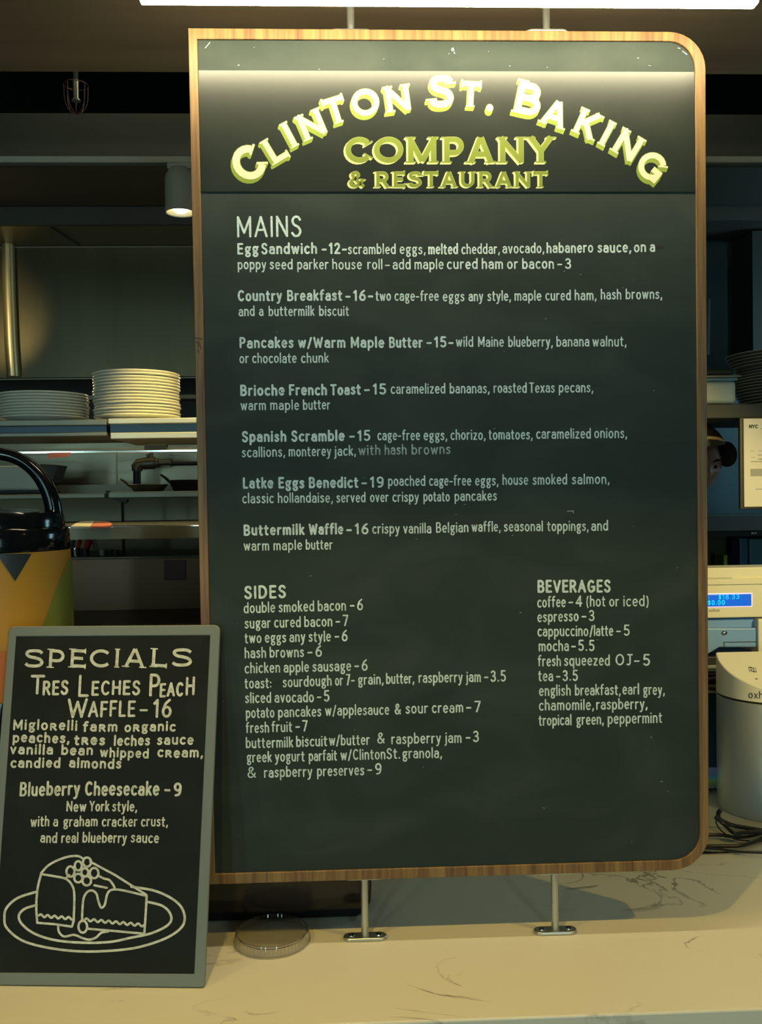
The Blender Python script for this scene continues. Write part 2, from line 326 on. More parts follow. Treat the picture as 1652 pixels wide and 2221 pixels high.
# ------------------------------------------------------------------ single-stroke lettering
def A(cx, cy, rx, ry, a0, a1, n=None):
    n = n or max(4, int(abs(a1-a0)/22))
    return [(cx+rx*cos(radians(a0+(a1-a0)*k/n)), cy+ry*sin(radians(a0+(a1-a0)*k/n))) for k in range(n+1)]
def S(*p, n=4):
    """smooth curve through points"""
    p = list(p); q = [p[0]]+p+[p[-1]]; out = [p[0]]
    for i in range(1, len(q)-2):
        for k in range(1, n+1):
            t = k/n; r = []
            for d in (0, 1):
                a, b, c, e = q[i-1][d], q[i][d], q[i+1][d], q[i+2][d]
                r.append(.5*(2*b+(c-a)*t+(2*a-5*b+4*c-e)*t*t+(3*b-a-3*c+e)*t**3))
            out.append(tuple(r))
    return out
C14 = 1.45
FONT = {
 'a': (.56, [A(.29, .68, .25, .30, 150, 0)+[(.54, 0)], [(.54, .58), (.34, .58)]+A(.28, .29, .27, .29, 95, 265)+[(.36, .01), (.54, .22)]]),
 'b': (.60, [[(.03, 1.5), (.03, 0)], A(.31, .49, .28, .49, 180, -180)]),
 'c': (.52, [A(.31, .5, .29, .5, 50, 310)]),
 'd': (.60, [[(.57, 1.5), (.57, 0)], A(.29, .49, .28, .49, 0, 360)]),
 'e': (.57, [[(.04, .5), (.55, .54)]+A(.30, .5, .27, .5, 8, 312)]),
 'f': (.40, [A(.34, 1.22, .20, .28, 70, 180)+[(.14, 0)], [(0, .97), (.36, .97)]]),
 'g': (.58, [A(.27, .66, .22, .32, 0, 360), [(.44, .9), (.60, .98)], S((.14, .40), (.08, .24), (.20, .12), (.44, .06), (.54, -.12), (.44, -.38), (.2, -.42), (.06, -.26), (.12, -.06), (.24, .06))]),
 'h': (.56, [[(.03, 1.5), (.03, 0)], A(.28, .62, .25, .36, 180, 0)+[(.53, 0)]]),
 'i': (.06, [[(.03, .98), (.03, 0)], [(.03, 1.36), (.03, 1.40)]]),
 'j': (.20, [[(.16, .98), (.16, -.2)]+A(.0, -.2, .16, .22, 0, -90), [(.16, 1.36), (.16, 1.40)]]),
 'k': (.50, [[(.03, 1.5), (.03, 0)], [(.46, .98), (.06, .42)], [(.18, .58), (.50, 0)]]),
 'l': (.06, [[(.03, 1.5), (.03, 0)]]),
 'm': (.90, [[(.03, .98), (.03, 0)], A(.24, .66, .21, .32, 180, 0)+[(.45, 0)], A(.66, .66, .21, .32, 180, 0)+[(.87, 0)]]),
 'n': (.56, [[(.03, .98), (.03, 0)], A(.28, .62, .25, .36, 180, 0)+[(.53, 0)]]),
 'o': (.60, [A(.30, .49, .28, .49, 90, 450)]),
 'p': (.60, [[(.03, .98), (.03, -.46)], A(.31, .49, .28, .49, 180, -180)]),
 'q': (.60, [[(.57, .98), (.57, -.46)], A(.29, .49, .28, .49, 0, 360)]),
 'r': (.38, [[(.03, .98), (.03, 0)], A(.30, .62, .27, .35, 180, 75)]),
 's': (.46, [S((.43, .85), (.30, .97), (.12, .93), (.06, .74), (.20, .56), (.36, .44), (.43, .24), (.32, .04), (.14, .01), (.02, .14))]),
 't': (.38, [[(.14, 1.32), (.14, .2)]+A(.30, .2, .16, .2, 180, 290), [(0, .97), (.36, .97)]]),
 'u': (.56, [[(.03, .98), (.03, .36)]+A(.28, .36, .25, .36, 180, 360), [(.53, .98), (.53, 0)]]),
 'v': (.54, [[(.02, .98), (.27, 0)], [(.27, 0), (.52, .98)]]),
 'w': (.84, [[(.02, .98), (.22, 0)], [(.22, 0), (.42, .92)], [(.42, .92), (.62, 0)], [(.62, 0), (.82, .98)]]),
 'x': (.52, [[(.02, .98), (.50, 0)], [(.50, .98), (.02, 0)]]),
 'y': (.54, [[(.02, .98), (.28, .02)], [(.52, .98), (.22, -.30), (.10, -.44), (.0, -.44)]]),
 'z': (.50, [[(.03, .97), (.47, .97)], [(.47, .97), (.03, .02)], [(.03, .02), (.49, .02)]]),
 'A': (.80, [[(.02, 0), (.40, C14)], [(.40, C14), (.78, 0)], [(.15, .48), (.65, .48)]]),
 'B': (.66, [[(.04, 0), (.04, C14)], [(.04, C14), (.32, C14)]+A(.32, 1.10, .26, .35, 90, -90)+[(.04, .75)], [(.04, .75), (.34, .75)]+A(.34, .375, .30, .375, 90, -90)+[(.04, 0)]]),
 'C': (.72, [A(.40, .725, .36, .725, 48, 312)]),
 'D': (.74, [[(.04, 0), (.04, C14)], [(.04, C14), (.26, C14)]+A(.28, .725, .42, .725, 90, -90)+[(.04, 0)]]),
 'E': (.56, [[(.04, 0), (.04, C14)], [(.04, C14), (.54, C14)], [(.04, .76), (.48, .76)], [(.04, 0), (.55, 0)]]),
 'F': (.54, [[(.04, 0), (.04, C14)], [(.04, C14), (.53, C14)], [(.04, .74), (.46, .74)]]),
 'G': (.78, [A(.40, .725, .36, .725, 50, 340)+[(.74, .62)], [(.46, .66), (.75, .66), (.75, .2)]]),
 'H': (.72, [[(.04, 0), (.04, C14)], [(.68, 0), (.68, C14)], [(.04, .75), (.68, .75)]]),
 'I': (.08, [[(.04, 0), (.04, C14)]]),
 'J': (.46, [[(.34, C14), (.34, .3)]+A(.16, .3, .18, .3, 0, -130), [(.12, C14), (.56, C14)]]),
 'K': (.64, [[(.04, 0), (.04, C14)], [(.58, C14), (.06, .62)], [(.20, .78), (.62, 0)]]),
 'L': (.52, [[(.04, C14), (.04, 0)], [(.04, 0), (.50, 0)]]),
 'M': (.90, [[(.04, 0), (.04, C14)], [(.04, C14), (.45, .28)], [(.45, .28), (.86, C14)], [(.86, C14), (.86, 0)]]),
 'N': (.74, [[(.04, 0), (.04, C14)], [(.04, C14), (.70, 0)], [(.70, 0), (.70, C14)]]),
 'O': (.84, [A(.42, .725, .38, .725, 90, 450)]),
 'P': (.62, [[(.04, 0), (.04, C14)], [(.04, C14), (.30, C14)]+A(.30, 1.06, .28, .39, 90, -90)+[(.04, .67)]]),
 'R': (.66, [[(.04, 0), (.04, C14)], [(.04, C14), (.30, C14)]+A(.30, 1.08, .28, .37, 90, -90)+[(.04, .71)], [(.32, .71), (.64, 0)]]),
 'S': (.62, [S((.56, 1.22), (.44, 1.42), (.20, 1.42), (.06, 1.16), (.16, .86), (.44, .66), (.58, .36), (.46, .05), (.20, .0), (.03, .22))]),
 'T': (.64, [[(.32, C14), (.32, 0)], [(0, C14), (.64, C14)]]),
 'U': (.70, [[(.04, C14), (.04, .4)]+A(.35, .4, .31, .4, 180, 360)+[(.66, C14)]]),
 'V': (.74, [[(.02, C14), (.37, 0)], [(.37, 0), (.72, C14)]]),
 'W': (1.08, [[(.02, C14), (.28, 0)], [(.28, 0), (.54, 1.25)], [(.54, 1.25), (.80, 0)], [(.80, 0), (1.06, C14)]]),
 'Y': (.68, [[(.02, C14), (.34, .7)], [(.66, C14), (.34, .7)], [(.34, .7), (.34, 0)]]),
 '0': (.62, [A(.31, .725, .27, .725, 90, 450)]),
 '1': (.26, [[(.0, 1.18), (.2, C14)], [(.2, C14), (.2, 0)]]),
 '2': (.58, [A(.28, 1.08, .24, .37, 165, -20)+[(.04, .02)], [(.04, .02), (.56, .02)]]),
 '3': (.56, [A(.26, 1.10, .23, .34, 150, -80)+[(.22, .76)], A(.26, .38, .27, .38, 90, -150)]),
 '4': (.66, [[(.48, 0), (.48, C14)], [(.48, C14), (.02, .42)], [(.02, .42), (.64, .42)]]),
 '5': (.56, [[(.50, C14), (.10, C14)], [(.10, C14), (.06, .84)], [(.06, .84)]+A(.26, .44, .27, .44, 115, -140)]),
 '6': (.60, [S((.48, C14), (.20, 1.12), (.05, .6), (.04, .42)), A(.30, .42, .26, .42, 180, -180)]),
 '7': (.54, [[(.02, C14), (.52, C14)], [(.52, C14), (.18, 0)]]),
 '8': (.58, [A(.29, 1.10, .22, .34, 90, 450), A(.29, .38, .26, .38, 90, 450)]),
 '9': (.60, [A(.30, 1.03, .26, .42, 0, 360), S((.56, 1.03), (.54, .5), (.42, .12), (.14, .0))]),
 '.': (.08, [[(.04, .03), (.04, .07)]]), ',': (.12, [[(.10, .10), (.02, -.24)]]), ':': (.08, [[(.04, .1), (.04, .14)], [(.04, .74), (.04, .78)]]),
 '-': (.42, [[(.02, .55), (.40, .55)]]), '/': (.42, [[(.0, -.15), (.40, 1.45)]]),
 '(': (.24, [A(.34, .62, .30, .95, 120, 240)]), ')': (.24, [A(-.10, .62, .30, .95, 60, -60)]),
 '&': (.74, [S((.70, .02), (.36, .62), (.16, 1.0), (.20, 1.34), (.38, 1.42), (.50, 1.2), (.38, .94), (.12, .62), (.04, .34), (.16, .05), (.40, .03), (.62, .32), (.68, .6))]),
 '$': (.56, [S((.50, 1.12), (.38, 1.28), (.14, 1.26), (.06, 1.0), (.2, .8), (.42, .62), (.52, .38), (.40, .14), (.16, .12), (.04, .3)), [(.28, 1.48), (.28, -.06)]]),
 '^': (.62, [[(.05, 0), (.05, .98)], [(.05, .98), (.3, .98)]+A(.3, .74, .24, .24, 90, -90)+[(.05, .5)], [(.3, .5), (.60, 0)]]),   # small capital R
}
def ribbon(mb, pts, hw, place, lift, mi=0, caps='round', depth=0, closed=None):
    """thick line: pts in picture units, place(x, y, lift) gives the point on the surface"""
    p = [pts[0]]
    for q in pts[1:]:
        if abs(q[0]-p[-1][0])+abs(q[1]-p[-1][1]) > 1e-4: p.append(q)
    if closed is None: closed = len(p) > 5 and abs(p[0][0]-p[-1][0])+abs(p[0][1]-p[-1][1]) < hw*.3
    if len(p) < 2: return
    if closed: p[-1] = p[0]
    n = len(p); Lf = []; Rt = []
    for i in range(n):
        if closed: a = p[i-1] if i > 0 else p[-2]; b = p[i+1] if i < n-1 else p[1]
        else: a = p[max(i-1, 0)]; b = p[min(i+1, n-1)]
        def un(u, v):
            l = sqrt(u*u+v*v) or 1; return u/l, v/l
        t1 = un(p[i][0]-a[0], p[i][1]-a[1]) if a != p[i] else None
        t2 = un(b[0]-p[i][0], b[1]-p[i][1]) if b != p[i] else None
        t1 = t1 or t2; t2 = t2 or t1
        nx, ny = un(-(t1[1]+t2[1]), t1[0]+t2[0]); c = max(.6, nx*-t1[1]+ny*t1[0]); k = hw/c
        Lf.append((p[i][0]+nx*k, p[i][1]+ny*k)); Rt.append((p[i][0]-nx*k, p[i][1]-ny*k))
    out = list(Lf); back = list(Rt)
    i0 = len(mb.v)
    for q in Lf+Rt: mb.v.append(tuple(place(q[0], q[1], lift)))
    for i in range(n-1): mb.face((i0+i, i0+n+i, i0+n+i+1, i0+i+1), mi)
    if depth:
        j = len(mb.v)
        for q in Lf+Rt: mb.v.append(tuple(place(q[0], q[1], lift-depth)))
        for i in range(n-1):
            mb.face((i0+i, i0+i+1, j+i+1, j+i), mi); mb.face((i0+n+i+1, i0+n+i, j+n+i, j+n+i+1), mi)
        if not closed:
            mb.face((i0, j, j+n, i0+n), mi); mb.face((i0+n-1, i0+2*n-1, j+2*n-1, j+n-1), mi)
    if caps == 'round' and not closed:
        for e, (c, q) in enumerate(((p[0], p[1]), (p[-1], p[-2]))):
            dx, dy = c[0]-q[0], c[1]-q[1]; g = math.atan2(dy, dx); k0 = len(mb.v)
            for k in range(6):
                h = g-pi/2+pi*k/5; mb.v.append(tuple(place(c[0]+hw*cos(h), c[1]+hw*sin(h), lift+.000005)))
            mb.face([k0+k for k in range(5, -1, -1)], mi)
def lay_text(mb, text, x0, y0, x1, y1, xh, sw, place, lean=None, gap=None, style='', lift=.00014, mi=0, wob=.35):
    """write text so that it spans picture x0..x1 on the base line y0..y1"""
    hw = sw/2; g = gap if gap is not None else .20+sw/xh*.55
    adv = 0; items = []
    for k, ch in enumerate(text):
        if ch == ' ': adv += .10 if k and text[k-1] == '-' else .36; continue
        sc = 1
        if style == 'sc' and ch.islower(): ch = ch.upper(); sc = .84
        w_, st = FONT[ch]; items.append((adv, st, sc)); adv += w_*sc+g
    N = adv-g
    sx = (x1-x0-sw)/N if N > 0 else 1; cnt = 0
    for a_, st, sc in items:
        jy = random.uniform(-wob, wob)
        for q in st:
            pts = []
            for (u, v) in q:
                t = (a_+u*sc)*sx; px = x0+hw+t; f_ = (px-x0)/(x1-x0 or 1); by = y0+(y1-y0)*f_+jy
                yy = v*sc*xh; ln = lean(px, by) if lean else 0
                pts.append((px-ln*yy, by-yy))
            ribbon(mb, pts, hw*random.uniform(.93, 1.07), place, lift+.00002*(cnt % 9), mi); cnt += 1

# ================================================================== SETTING
ZC = .912                                     # counter top
ZS = CAM.z + .935                              # underside of the wooden soffit
struct(MB().box(-3, 3.4, -4.6, 3.3, -.1, 0).build('floor', M_floor))
struct(MB().box(-3, 3.4, -4.6, 3.3, 3.7, 3.8).build('ceiling', M_dark))
struct(MB().box(-3, 3.4, 3.2, 3.3, 0, 3.7).build('wall_back', M_dark))
struct(MB().box(-3.1, -3, -4.6, 3.3, 0, 3.7).build('wall_left', M_dark2))
struct(MB().box(3.4, 3.5, -4.6, 3.3, 0, 3.7).build('wall_right', M_dark2))
WX = ((-2.40, -2.18), (-1.22, -1.0), (1.42, 1.68))
wf = MB(); xs = [-3]+[v for q in WX for v in q]+[3.4]
for k in range(0, len(xs), 2): wf.box(xs[k], xs[k+1], -4.7, -4.6, 0, 3.7)
for x0, x1 in WX: wf.box(x0, x1, -4.7, -4.6, 0, .5).box(x0, x1, -4.7, -4.6, 2.9, 3.7)
struct(wf.build('wall_front', M_wallcafe))
for k, (x0, x1) in enumerate(WX):
    fr = struct(MB().prism([(x0, -4.62, .5), (x1, -4.62, .5), (x1, -4.62, 2.9), (x0, -4.62, 2.9)], (0, .05, 0), inner=[(x0+.03, -4.62, .53), (x1-.03, -4.62, .53), (x1-.03, -4.62, 2.87), (x0+.03, -4.62, 2.87)]).build('window_%d' % (k+1), M_blackm))
    MB().box(x0+.03, x1-.03, -4.61, -4.6, .53, 2.87).build('pane', M_glasswin, fr)
# wooden soffit above the counter
YS = PZ(826, 158, ZS).y
o = struct(MB().box(-1.6, 2.6, -.75, YS, ZS, ZS+.12).build('trim_1', M_soffit)); o['label'] = 'brown wood soffit over the counter with the light strip under it'
# kitchen bulkheads (dark horizontal bands seen over the menu board)
def band(n, y0, y1, Y, dep, m, x0=-300, x1=1950):
    b = boxpx(x0, y0, x1, y1, Y, dep, 826); return struct(MB().box(*b).build('trim_%d' % n, m))
band(2, 247, 338, 1.35, .5, M_dark2)
band(3, 412, 480, 1.9, .25, M_dark2)
# blue panelled wall at the right, olive wall at the left
b = boxpx(900, 475, 2100, 1700, 2.25, .05); struct(MB().box(*b).build('wall_kitchen_right', M_blue))
b = boxpx(-500, 815, 800, 1500, 2.6, .05); struct(MB().box(*b).build('wall_kitchen_left', M_dark2))
b = boxpx(1632, 500, 1900, 792, 2.0, .2); struct(MB().box(*b).build('trim_4', M_dark))

# lighting track along the kitchen
b = boxpx(-200, 338, 1900, 355, .72, .03, 826)
t = thing('lighting_track', 'long grey lighting track running behind the menu board below the ceiling', 'track', ((b[0]+b[1])/2, .735, b[5]))
MB().box(b[0], b[1], b[2], b[3], b[4]+.004, b[5]).build('rail', M_rail, t, bevel=.002)
MB().box(b[0], b[1], b[2]+.008, b[3]-.008, b[4]-.002, b[4]+.005).build('slot', M_dark, t)
zt = b[4]
# spot lamp hanging from the track
Ysp = .735
ctr = PY(391, 417, Ysp); rad = (PY(421, 417, Ysp).x-PY(355, 417, Ysp).x)/2
z0, z1 = PY(391, 462, Ysp).z, PY(391, 384, Ysp).z
t = thing('track_spotlight', 'grey cylindrical spotlight hanging from the lighting track beside the menu board', 'spotlight', (ctr.x, Ysp, zt))
MB().lathe([(rad*.62, z1+.022), (rad*.94, z1+.004), (rad, z1-.008), (rad, z0), (rad*.95, z0), (rad*.93, z0+.012)], (ctr.x, Ysp, 0), 48).lathe([(0, z1+.024), (rad*.62, z1+.022)], (ctr.x, Ysp, 0), 48).build('lamp_housing', M_lampbody, t, smooth=True)
MB().lathe([(rad*.93, z0+.002), (rad*.6, z0+.018)], (ctr.x, Ysp, 0), 48).build('reflector', M_reflector, t, smooth=True)
MB().ellipsoid((ctr.x, Ysp, z0+.012), (rad*.52, rad*.52, .014), 32, 10).build('lens', M_lampglow, t, smooth=True)
MB().tube([(ctr.x+.012, Ysp, z1+.02), (ctr.x+.018, Ysp, z1+.045), (ctr.x+.018, Ysp, zt+.002)], .009, 12).build('bracket', M_lampbody, t, smooth=True)
MB().box(ctr.x-.03, ctr.x+.06, Ysp-.016, Ysp+.014, zt-.012, zt+.004).build('adapter', M_lampbody, t, bevel=.003)
spot('track_spot_light', (ctr.x, Ysp, z0-.01), (ctr.x-.03, Ysp+.30, 1.6), 27, (1, .77, .28), 70, .8, .03)

# wire-guarded sprinkler under the dark ceiling void
cpt = PY(165, 215, 1.25); s_ = 1/1650*2.62
t = thing('sprinkler_guard', 'small copper wire cage guard in the dark gap above the lighting track', 'sprinkler', (cpt.x, 1.25, cpt.z+.05))
g = MB()
for k in range(4):
    a = pi*k/4+.3; pts = []
    for q in range(13):
        h = -1+2*q/12; rr = .036*(1-abs(h)**3.2*.75); pts.append((cpt.x+rr*math.copysign(1, h)*cos(a) if 0 else cpt.x+.036*sin(h*pi/2)*cos(a), 1.25+.036*sin(h*pi/2)*sin(a), cpt.z+.045-.09*cos(h*pi/2)**.55))
    g.tube(pts, .0013, 6)
g.build('wire_cage', M_wire, t, smooth=True)
MB().tube([(cpt.x+.037*cos(2*pi*k/24), 1.25+.037*sin(2*pi*k/24), cpt.z+.043) for k in range(24)], .0016, 6, closed=True).build('ring', M_wire, t, smooth=True)
MB().tube([(cpt.x, 1.25, cpt.z+.05), (cpt.x, 1.25, 3.7)], .008, 10).build('drop_pipe', M_dark, t, smooth=True)
MB().lathe([(0, .06), (.009, .058), (.009, .0), (.014, -.002), (.014, -.006), (0, -.007)], (cpt.x, 1.25, cpt.z), 16).build('sprinkler_head', M_alu, t, smooth=True)

# ================================================================== COUNTER
bl, br_ = PZ(500, 2221, ZC), PZ(1652, 2197, ZC); YF = (bl.y+br_.y)/2
YB = PZ(1600, 1849, ZC).y
o = MB().box(-1.5, 2.4, YF, YB, ZC-.03, ZC).build('countertop', M_marble, bevel=.003, loc=(0, 0, 0))
props(o, 'pale veined stone counter slab the chalkboard menu stands on', 'counter')
o = MB().box(-1.5, 2.4, YF+.004, YF+.03, 0, ZC-.031).box(-1.5, 2.4, YF+.03, YB, 0, .1).build('counter_front', M_grille, loc=(0, 0, 0))
props(o, 'blue grey panel base below the stone counter slab', 'counter')
# service ledge behind (right part carries the till)
o = MB().box(.38, 2.4, YB+.004, 1.16, ZC-.05, ZC-.004).box(.38, 2.4, YB+.02, 1.14, 0, ZC-.051).build('back_counter', M_backtop, bevel=.002, loc=(0, 0, 0))
props(o, 'grey green work counter behind the stone slab under the till', 'counter')
b0 = PZ(1500, 1845, ZC+.001)
o = MB().box(PZ(1300, 1845, ZC).x, 2.4, YB-.010, YB-.001, ZC, ZC+.004).build('edge_strip', M_polish, bevel=.001, loc=(0, 0, 0))  # strip added to show the lit rear edge of the slab
props(o, 'polished strip added for the lit rear edge of the stone counter', 'edge strip')

# ================================================================== MENU BOARD
D_B = .040
MBT = thing('menu_board', 'tall framed chalkboard menu with arched bakery name on four metal posts', 'menu board', (.46, .02, ZC))
def quad(px):                                  # corners on the board face
    return [PY(x, y, 0) for x, y in px]
def bilin(q, u, v):
    return (q[0]*(1-u)+q[1]*u)*(1-v)+(q[3]*(1-u)+q[2]*u)*v     # q = bl, br, tr, tl
def ring(q, W_, H_, rads, Y, n=8):
    return [Vector((p.x, Y, p.z)) for p in (bilin(q, u/W_, v/H_) for u, v in rrect(W_, H_, rads, n))]
Qo = quad([(447.5, 1917), (1535.5, 1883.5), (1527.8, 71.5), (408.5, 63)])
Qi = quad([(466.5, 1894), (1517, 1863), (1505, 91.5), (428.3, 86.8)])
outer = ring(Qo, .92, 1.52, (.0005, .068, .066, .0005), -.004)
inner = ring(Qi, .88, 1.48, (.0005, .050, .048, .0005), -.004)
frame = MB().prism(outer, (0, D_B+.004, 0), inner=inner).build('frame', M_wood, MBT, bevel=.001, seg=1)
props(frame, 'oak veneer frame with two rounded right corners')
panel = MB().prism([Vector((p.x, 0, p.z)) for p in ring(Qi, .88, 1.48, (.0005, .051, .049, .0005), 0)], (0, .03, 0)).build('board_panel', M_board, MBT)
# nick in the left edge of the frame
nk = MB()
for (a, b2, c, d2) in ((424, 733, 439, 735), (426, 741, 431, 752), (431, 741, 436, 757), (428, 759, 432, 766)):
    ribbon(nk, [(a, b2), (c, d2)], .8, lambda x, y, l: PY(x, y, -.004-l), .0003)
nk.build('scratch', M_dark, MBT)

def place_board(x, y, l): return PY(x, y, -l)
def lean_board(x, y): return (.021-.0172*(x-409)/1119)*-1*-1
# header panel
hq = [PY(x, y, 0) for x, y in ((438, 416), (1507, 416.5), (1504.5, 157), (430.3, 153.5))]
HY = -.0016
header = MB().prism([(p.x, HY, p.z) for p in hq], (0, .0015, 0)).build('header_panel', M_header, MBT)
props(header, 'glossy black header panel with the arched cream and green name')
def place_head(x, y, l): return PY(x, y, HY-l)

# serif capitals, height 1, drawn with flat-ended strokes; last items are serif ticks (x, y, angle of stroke end)
TH = .215
def h_(x0, x1, y): return [(x0, y), (x1, y)]
def v_(x, y0, y1): return [(x, y0), (x, y1)]
SER = {   # width, strokes, serifs (point, stroke direction outward)
 'C': (.88, [A(.46, .5, .36, .40, 42, 318, 16)], [((.73, .765), 150-25), ((.73, .235), -125)]),
 'L': (.76, [v_(.2, 0, 1), h_(.12, .70, .0975)], [((.2, 1), 90), ((.2, 0), -90), ((.70, .0975), 0)]),
 'I': (.40, [v_(.2, 0, 1)], [((.2, 1), 90), ((.2, 0), -90)]),
 'N': (.96, [v_(.2, 0, 1), [(.135, .98), (.80, .02)], v_(.78, 0, 1)], [((.2, 1), 90), ((.2, 0), -90), ((.78, 1), 90)]),
 'T': (.86, [h_(.05, .81, .9025), v_(.43, 0, .92)], [((.05, .9025), 180), ((.81, .9025), 0), ((.43, 0), -90)]),
 'O': (.96, [A(.48, .5, .38, .405, 90, 450, 26)], []),
 'S': (.76, [S((.65, .78), (.56, .885), (.38, .905), (.2, .86), (.15, .72), (.24, .59), (.42, .53), (.58, .45), (.645, .29), (.56, .14), (.38, .095), (.2, .12), (.11, .22), n=3)], [((.66, .78), 95), ((.10, .215), -85)]),
 'B': (.82, [v_(.2, 0, 1), [(.2, .9025), (.44, .9025)]+A(.46, .71, .17, .19, 90, -90, 8)+[(.2, .52)], [(.2, .52), (.48, .52)]+A(.49, .308, .21, .21, 90, -90, 8)+[(.2, .0975)]], [((.2, 1), 180+90), ((.2, 0), -90)]),
 'A': (.94, [[(.15, 0), (.46, .98)], [(.48, .98), (.79, 0)], h_(.26, .68, .33)], [((.15, 0), -90), ((.79, 0), -90)]),
 'K': (.90, [v_(.2, 0, 1), [(.74, 1), (.28, .42)], [(.36, .58), (.76, 0)]], [((.2, 1), 90), ((.2, 0), -90), ((.74, 1), 90), ((.76, 0), -90)]),
 'G': (.92, [A(.46, .5, .36, .405, 42, 340, 18), v_(.78, .06, .44), h_(.52, .87, .44)], [((.73, .765), 125)]),
 'M': (1.12, [v_(.2, 0, 1), [(.16, .98), (.56, .06)], [(.56, .06), (.96, .98)], v_(.92, 0, 1)], [((.2, 1), 90), ((.2, 0), -90), ((.92, 1), 90), ((.92, 0), -90)]),
 'P': (.78, [v_(.2, 0, 1), [(.2, .9025), (.44, .9025)]+A(.45, .645, .20, .257, 90, -90, 9)+[(.2, .388)]], [((.2, 1), 90), ((.2, 0), -90)]),
 'Y': (.86, [[(.10, 1), (.43, .46)], [(.76, 1), (.43, .46)], v_(.43, 0, .5)], [((.10, 1), 90), ((.76, 1), 90), ((.43, 0), -90)]),
 'R': (.88, [v_(.2, 0, 1), [(.2, .9025), (.46, .9025)]+A(.47, .665, .19, .237, 90, -90, 9)+[(.2, .428)], [(.44, .44), (.72, 0)]], [((.2, 1), 90), ((.2, 0), -90), ((.74, 0), -90)]),
 'E': (.80, [v_(.2, 0, 1), h_(.2, .70, .9025), h_(.2, .60, .51), h_(.2, .72, .0975)], [((.2, 1), 90), ((.2, 0), -90), ((.70, .9025), 0), ((.72, .0975), 0)]),
 'U': (.92, [[(.2, 1), (.2, .38)]+A(.46, .38, .26, .285, 180, 360, 10)+[(.72, 1)]], [((.2, 1), 90), ((.72, 1), 90)]),
 '&': (.98, [S((.84, .03), (.60, .28), (.34, .62), (.26, .80), (.36, .92), (.50, .90), (.56, .76), (.46, .62), (.24, .44), (.16, .26), (.26, .11), (.46, .09), (.66, .24), (.78, .5), n=3)], [((.80, .52), 80)]),
 '.': (.30, [], []),
}
def ser_glyph(mb, ch, cx, cy, rot, H, place, lift, mi, dx=0, dy=0, grow=0, depth=0, xs=1, th=TH, ser=True):
    """cx,cy = picture centre of the glyph, rot in degrees (clockwise), H height in pixels"""
    wd, strokes, sers = SER[ch]; r = radians(rot); hw = (th/2)*H+grow
    def tr(p):
        u, v = (p[0]-wd/2)*H*xs, -(p[1]-.5)*H
        return (cx+dx+u*cos(r)-v*sin(r), cy+dy+u*sin(r)+v*cos(r))
    e = 0
    if ch == '.':
        c = tr((.15, .11)); k0 = len(mb.v)
        for k in range(18): mb.v.append(tuple(place(c[0]+(.125*H+grow)*cos(2*pi*k/18), c[1]+(.14*H+grow)*sin(2*pi*k/18), lift)))
        mb.face([k0+k for k in range(17, -1, -1)], mi); return
    for st in strokes:
        ribbon(mb, [tr(p) for p in st], hw, place, lift+e*.000008, mi, caps='flat', depth=depth); e += 1
    for (p, a) in (sers if ser else ()):
        a = radians(a); q = (-sin(a), cos(a)); ln = th/2+.055; c = (p[0]-.028*cos(a), p[1]-.028*sin(a))
        ribbon(mb, [tr((c[0]+q[0]*ln, c[1]+q[1]*ln)), tr((c[0]-q[0]*ln, c[1]-q[1]*ln))], .032*H+grow, place, lift+e*.000008, mi, caps='flat', depth=depth); e += 1
def head_letter(ch, cx, cy, rot, H, off, mats, grow=.9, xs=1, th=TH):
    mb = MB(); n = 5
    for k in range(n, 0, -1):
        ser_glyph(mb, ch, cx, cy, rot, H, place_head, .00010+.00002*(n-k), 1, off[0]*k/n, off[1]*k/n, grow, xs=xs, th=th)
    ser_glyph(mb, ch, cx, cy, rot, H, place_head, .00024, 1, 0, 0, grow, xs=xs, th=th)
    ser_glyph(mb, ch, cx, cy, rot, H, place_head, .00032, 0, 0, 0, -.3, xs=xs, th=th)
    mb.build('letter', mats, header)
for ch, cx, cy, rot, H, xs in (('C', 539, 353, -37, 76, 1), ('L', 596, 323, -31, 57, 1.14), ('I', 627, 292, -28, 58, 1), ('N', 675, 270, -23, 57, 1.17), ('T', 727, 239, -17.5, 57, 1.12),
        ('O', 792, 222, -11, 58, 1.08), ('N', 861.5, 213, -8, 56, 1.2), ('S', 956, 198, -1, 70, 1.06), ('T', 1021, 204, 3, 55, 1.05), ('.', 1064, 211, 6, 60, 1),
        ('B', 1144, 214, 12, 69, 1.16), ('A', 1204, 246, 19, 56, 1.15), ('K', 1273, 268, 24.5, 57, 1.12), ('I', 1316, 289, 28, 57, 1), ('N', 1361, 314, 31, 57, 1.17), ('G', 1414, 361, 39, 60, 1.1)):
    head_letter(ch, cx, cy, rot, H, (-3, 8), [M_face1, M_shade1], xs=xs)
def word(txt, x0, x1, yc, H, off, mats, y1=None):
    G = .02; tot = sum(SER[c][0]+G for c in txt if c != ' ')+.36*txt.count(' '); k = (x1-x0)/tot; x = x0; y1 = yc if y1 is None else y1
    for c in txt:
        if c == ' ': x += .36*k; continue
        wd = (SER[c][0]+G)*k; cxx = x+wd/2; head_letter(c, cxx, yc+(y1-yc)*(cxx-x0)/(x1-x0), -.3, H, off, mats, 0, xs=k/H); x += wd
word('COMPANY', 747, 1203, 325, 56, (-4, 3.5), [M_face2, M_shade2])
word('& RESTAURANT', 753, 1191, 389, 34, (-4, 2.5), [M_face2, M_shade2])

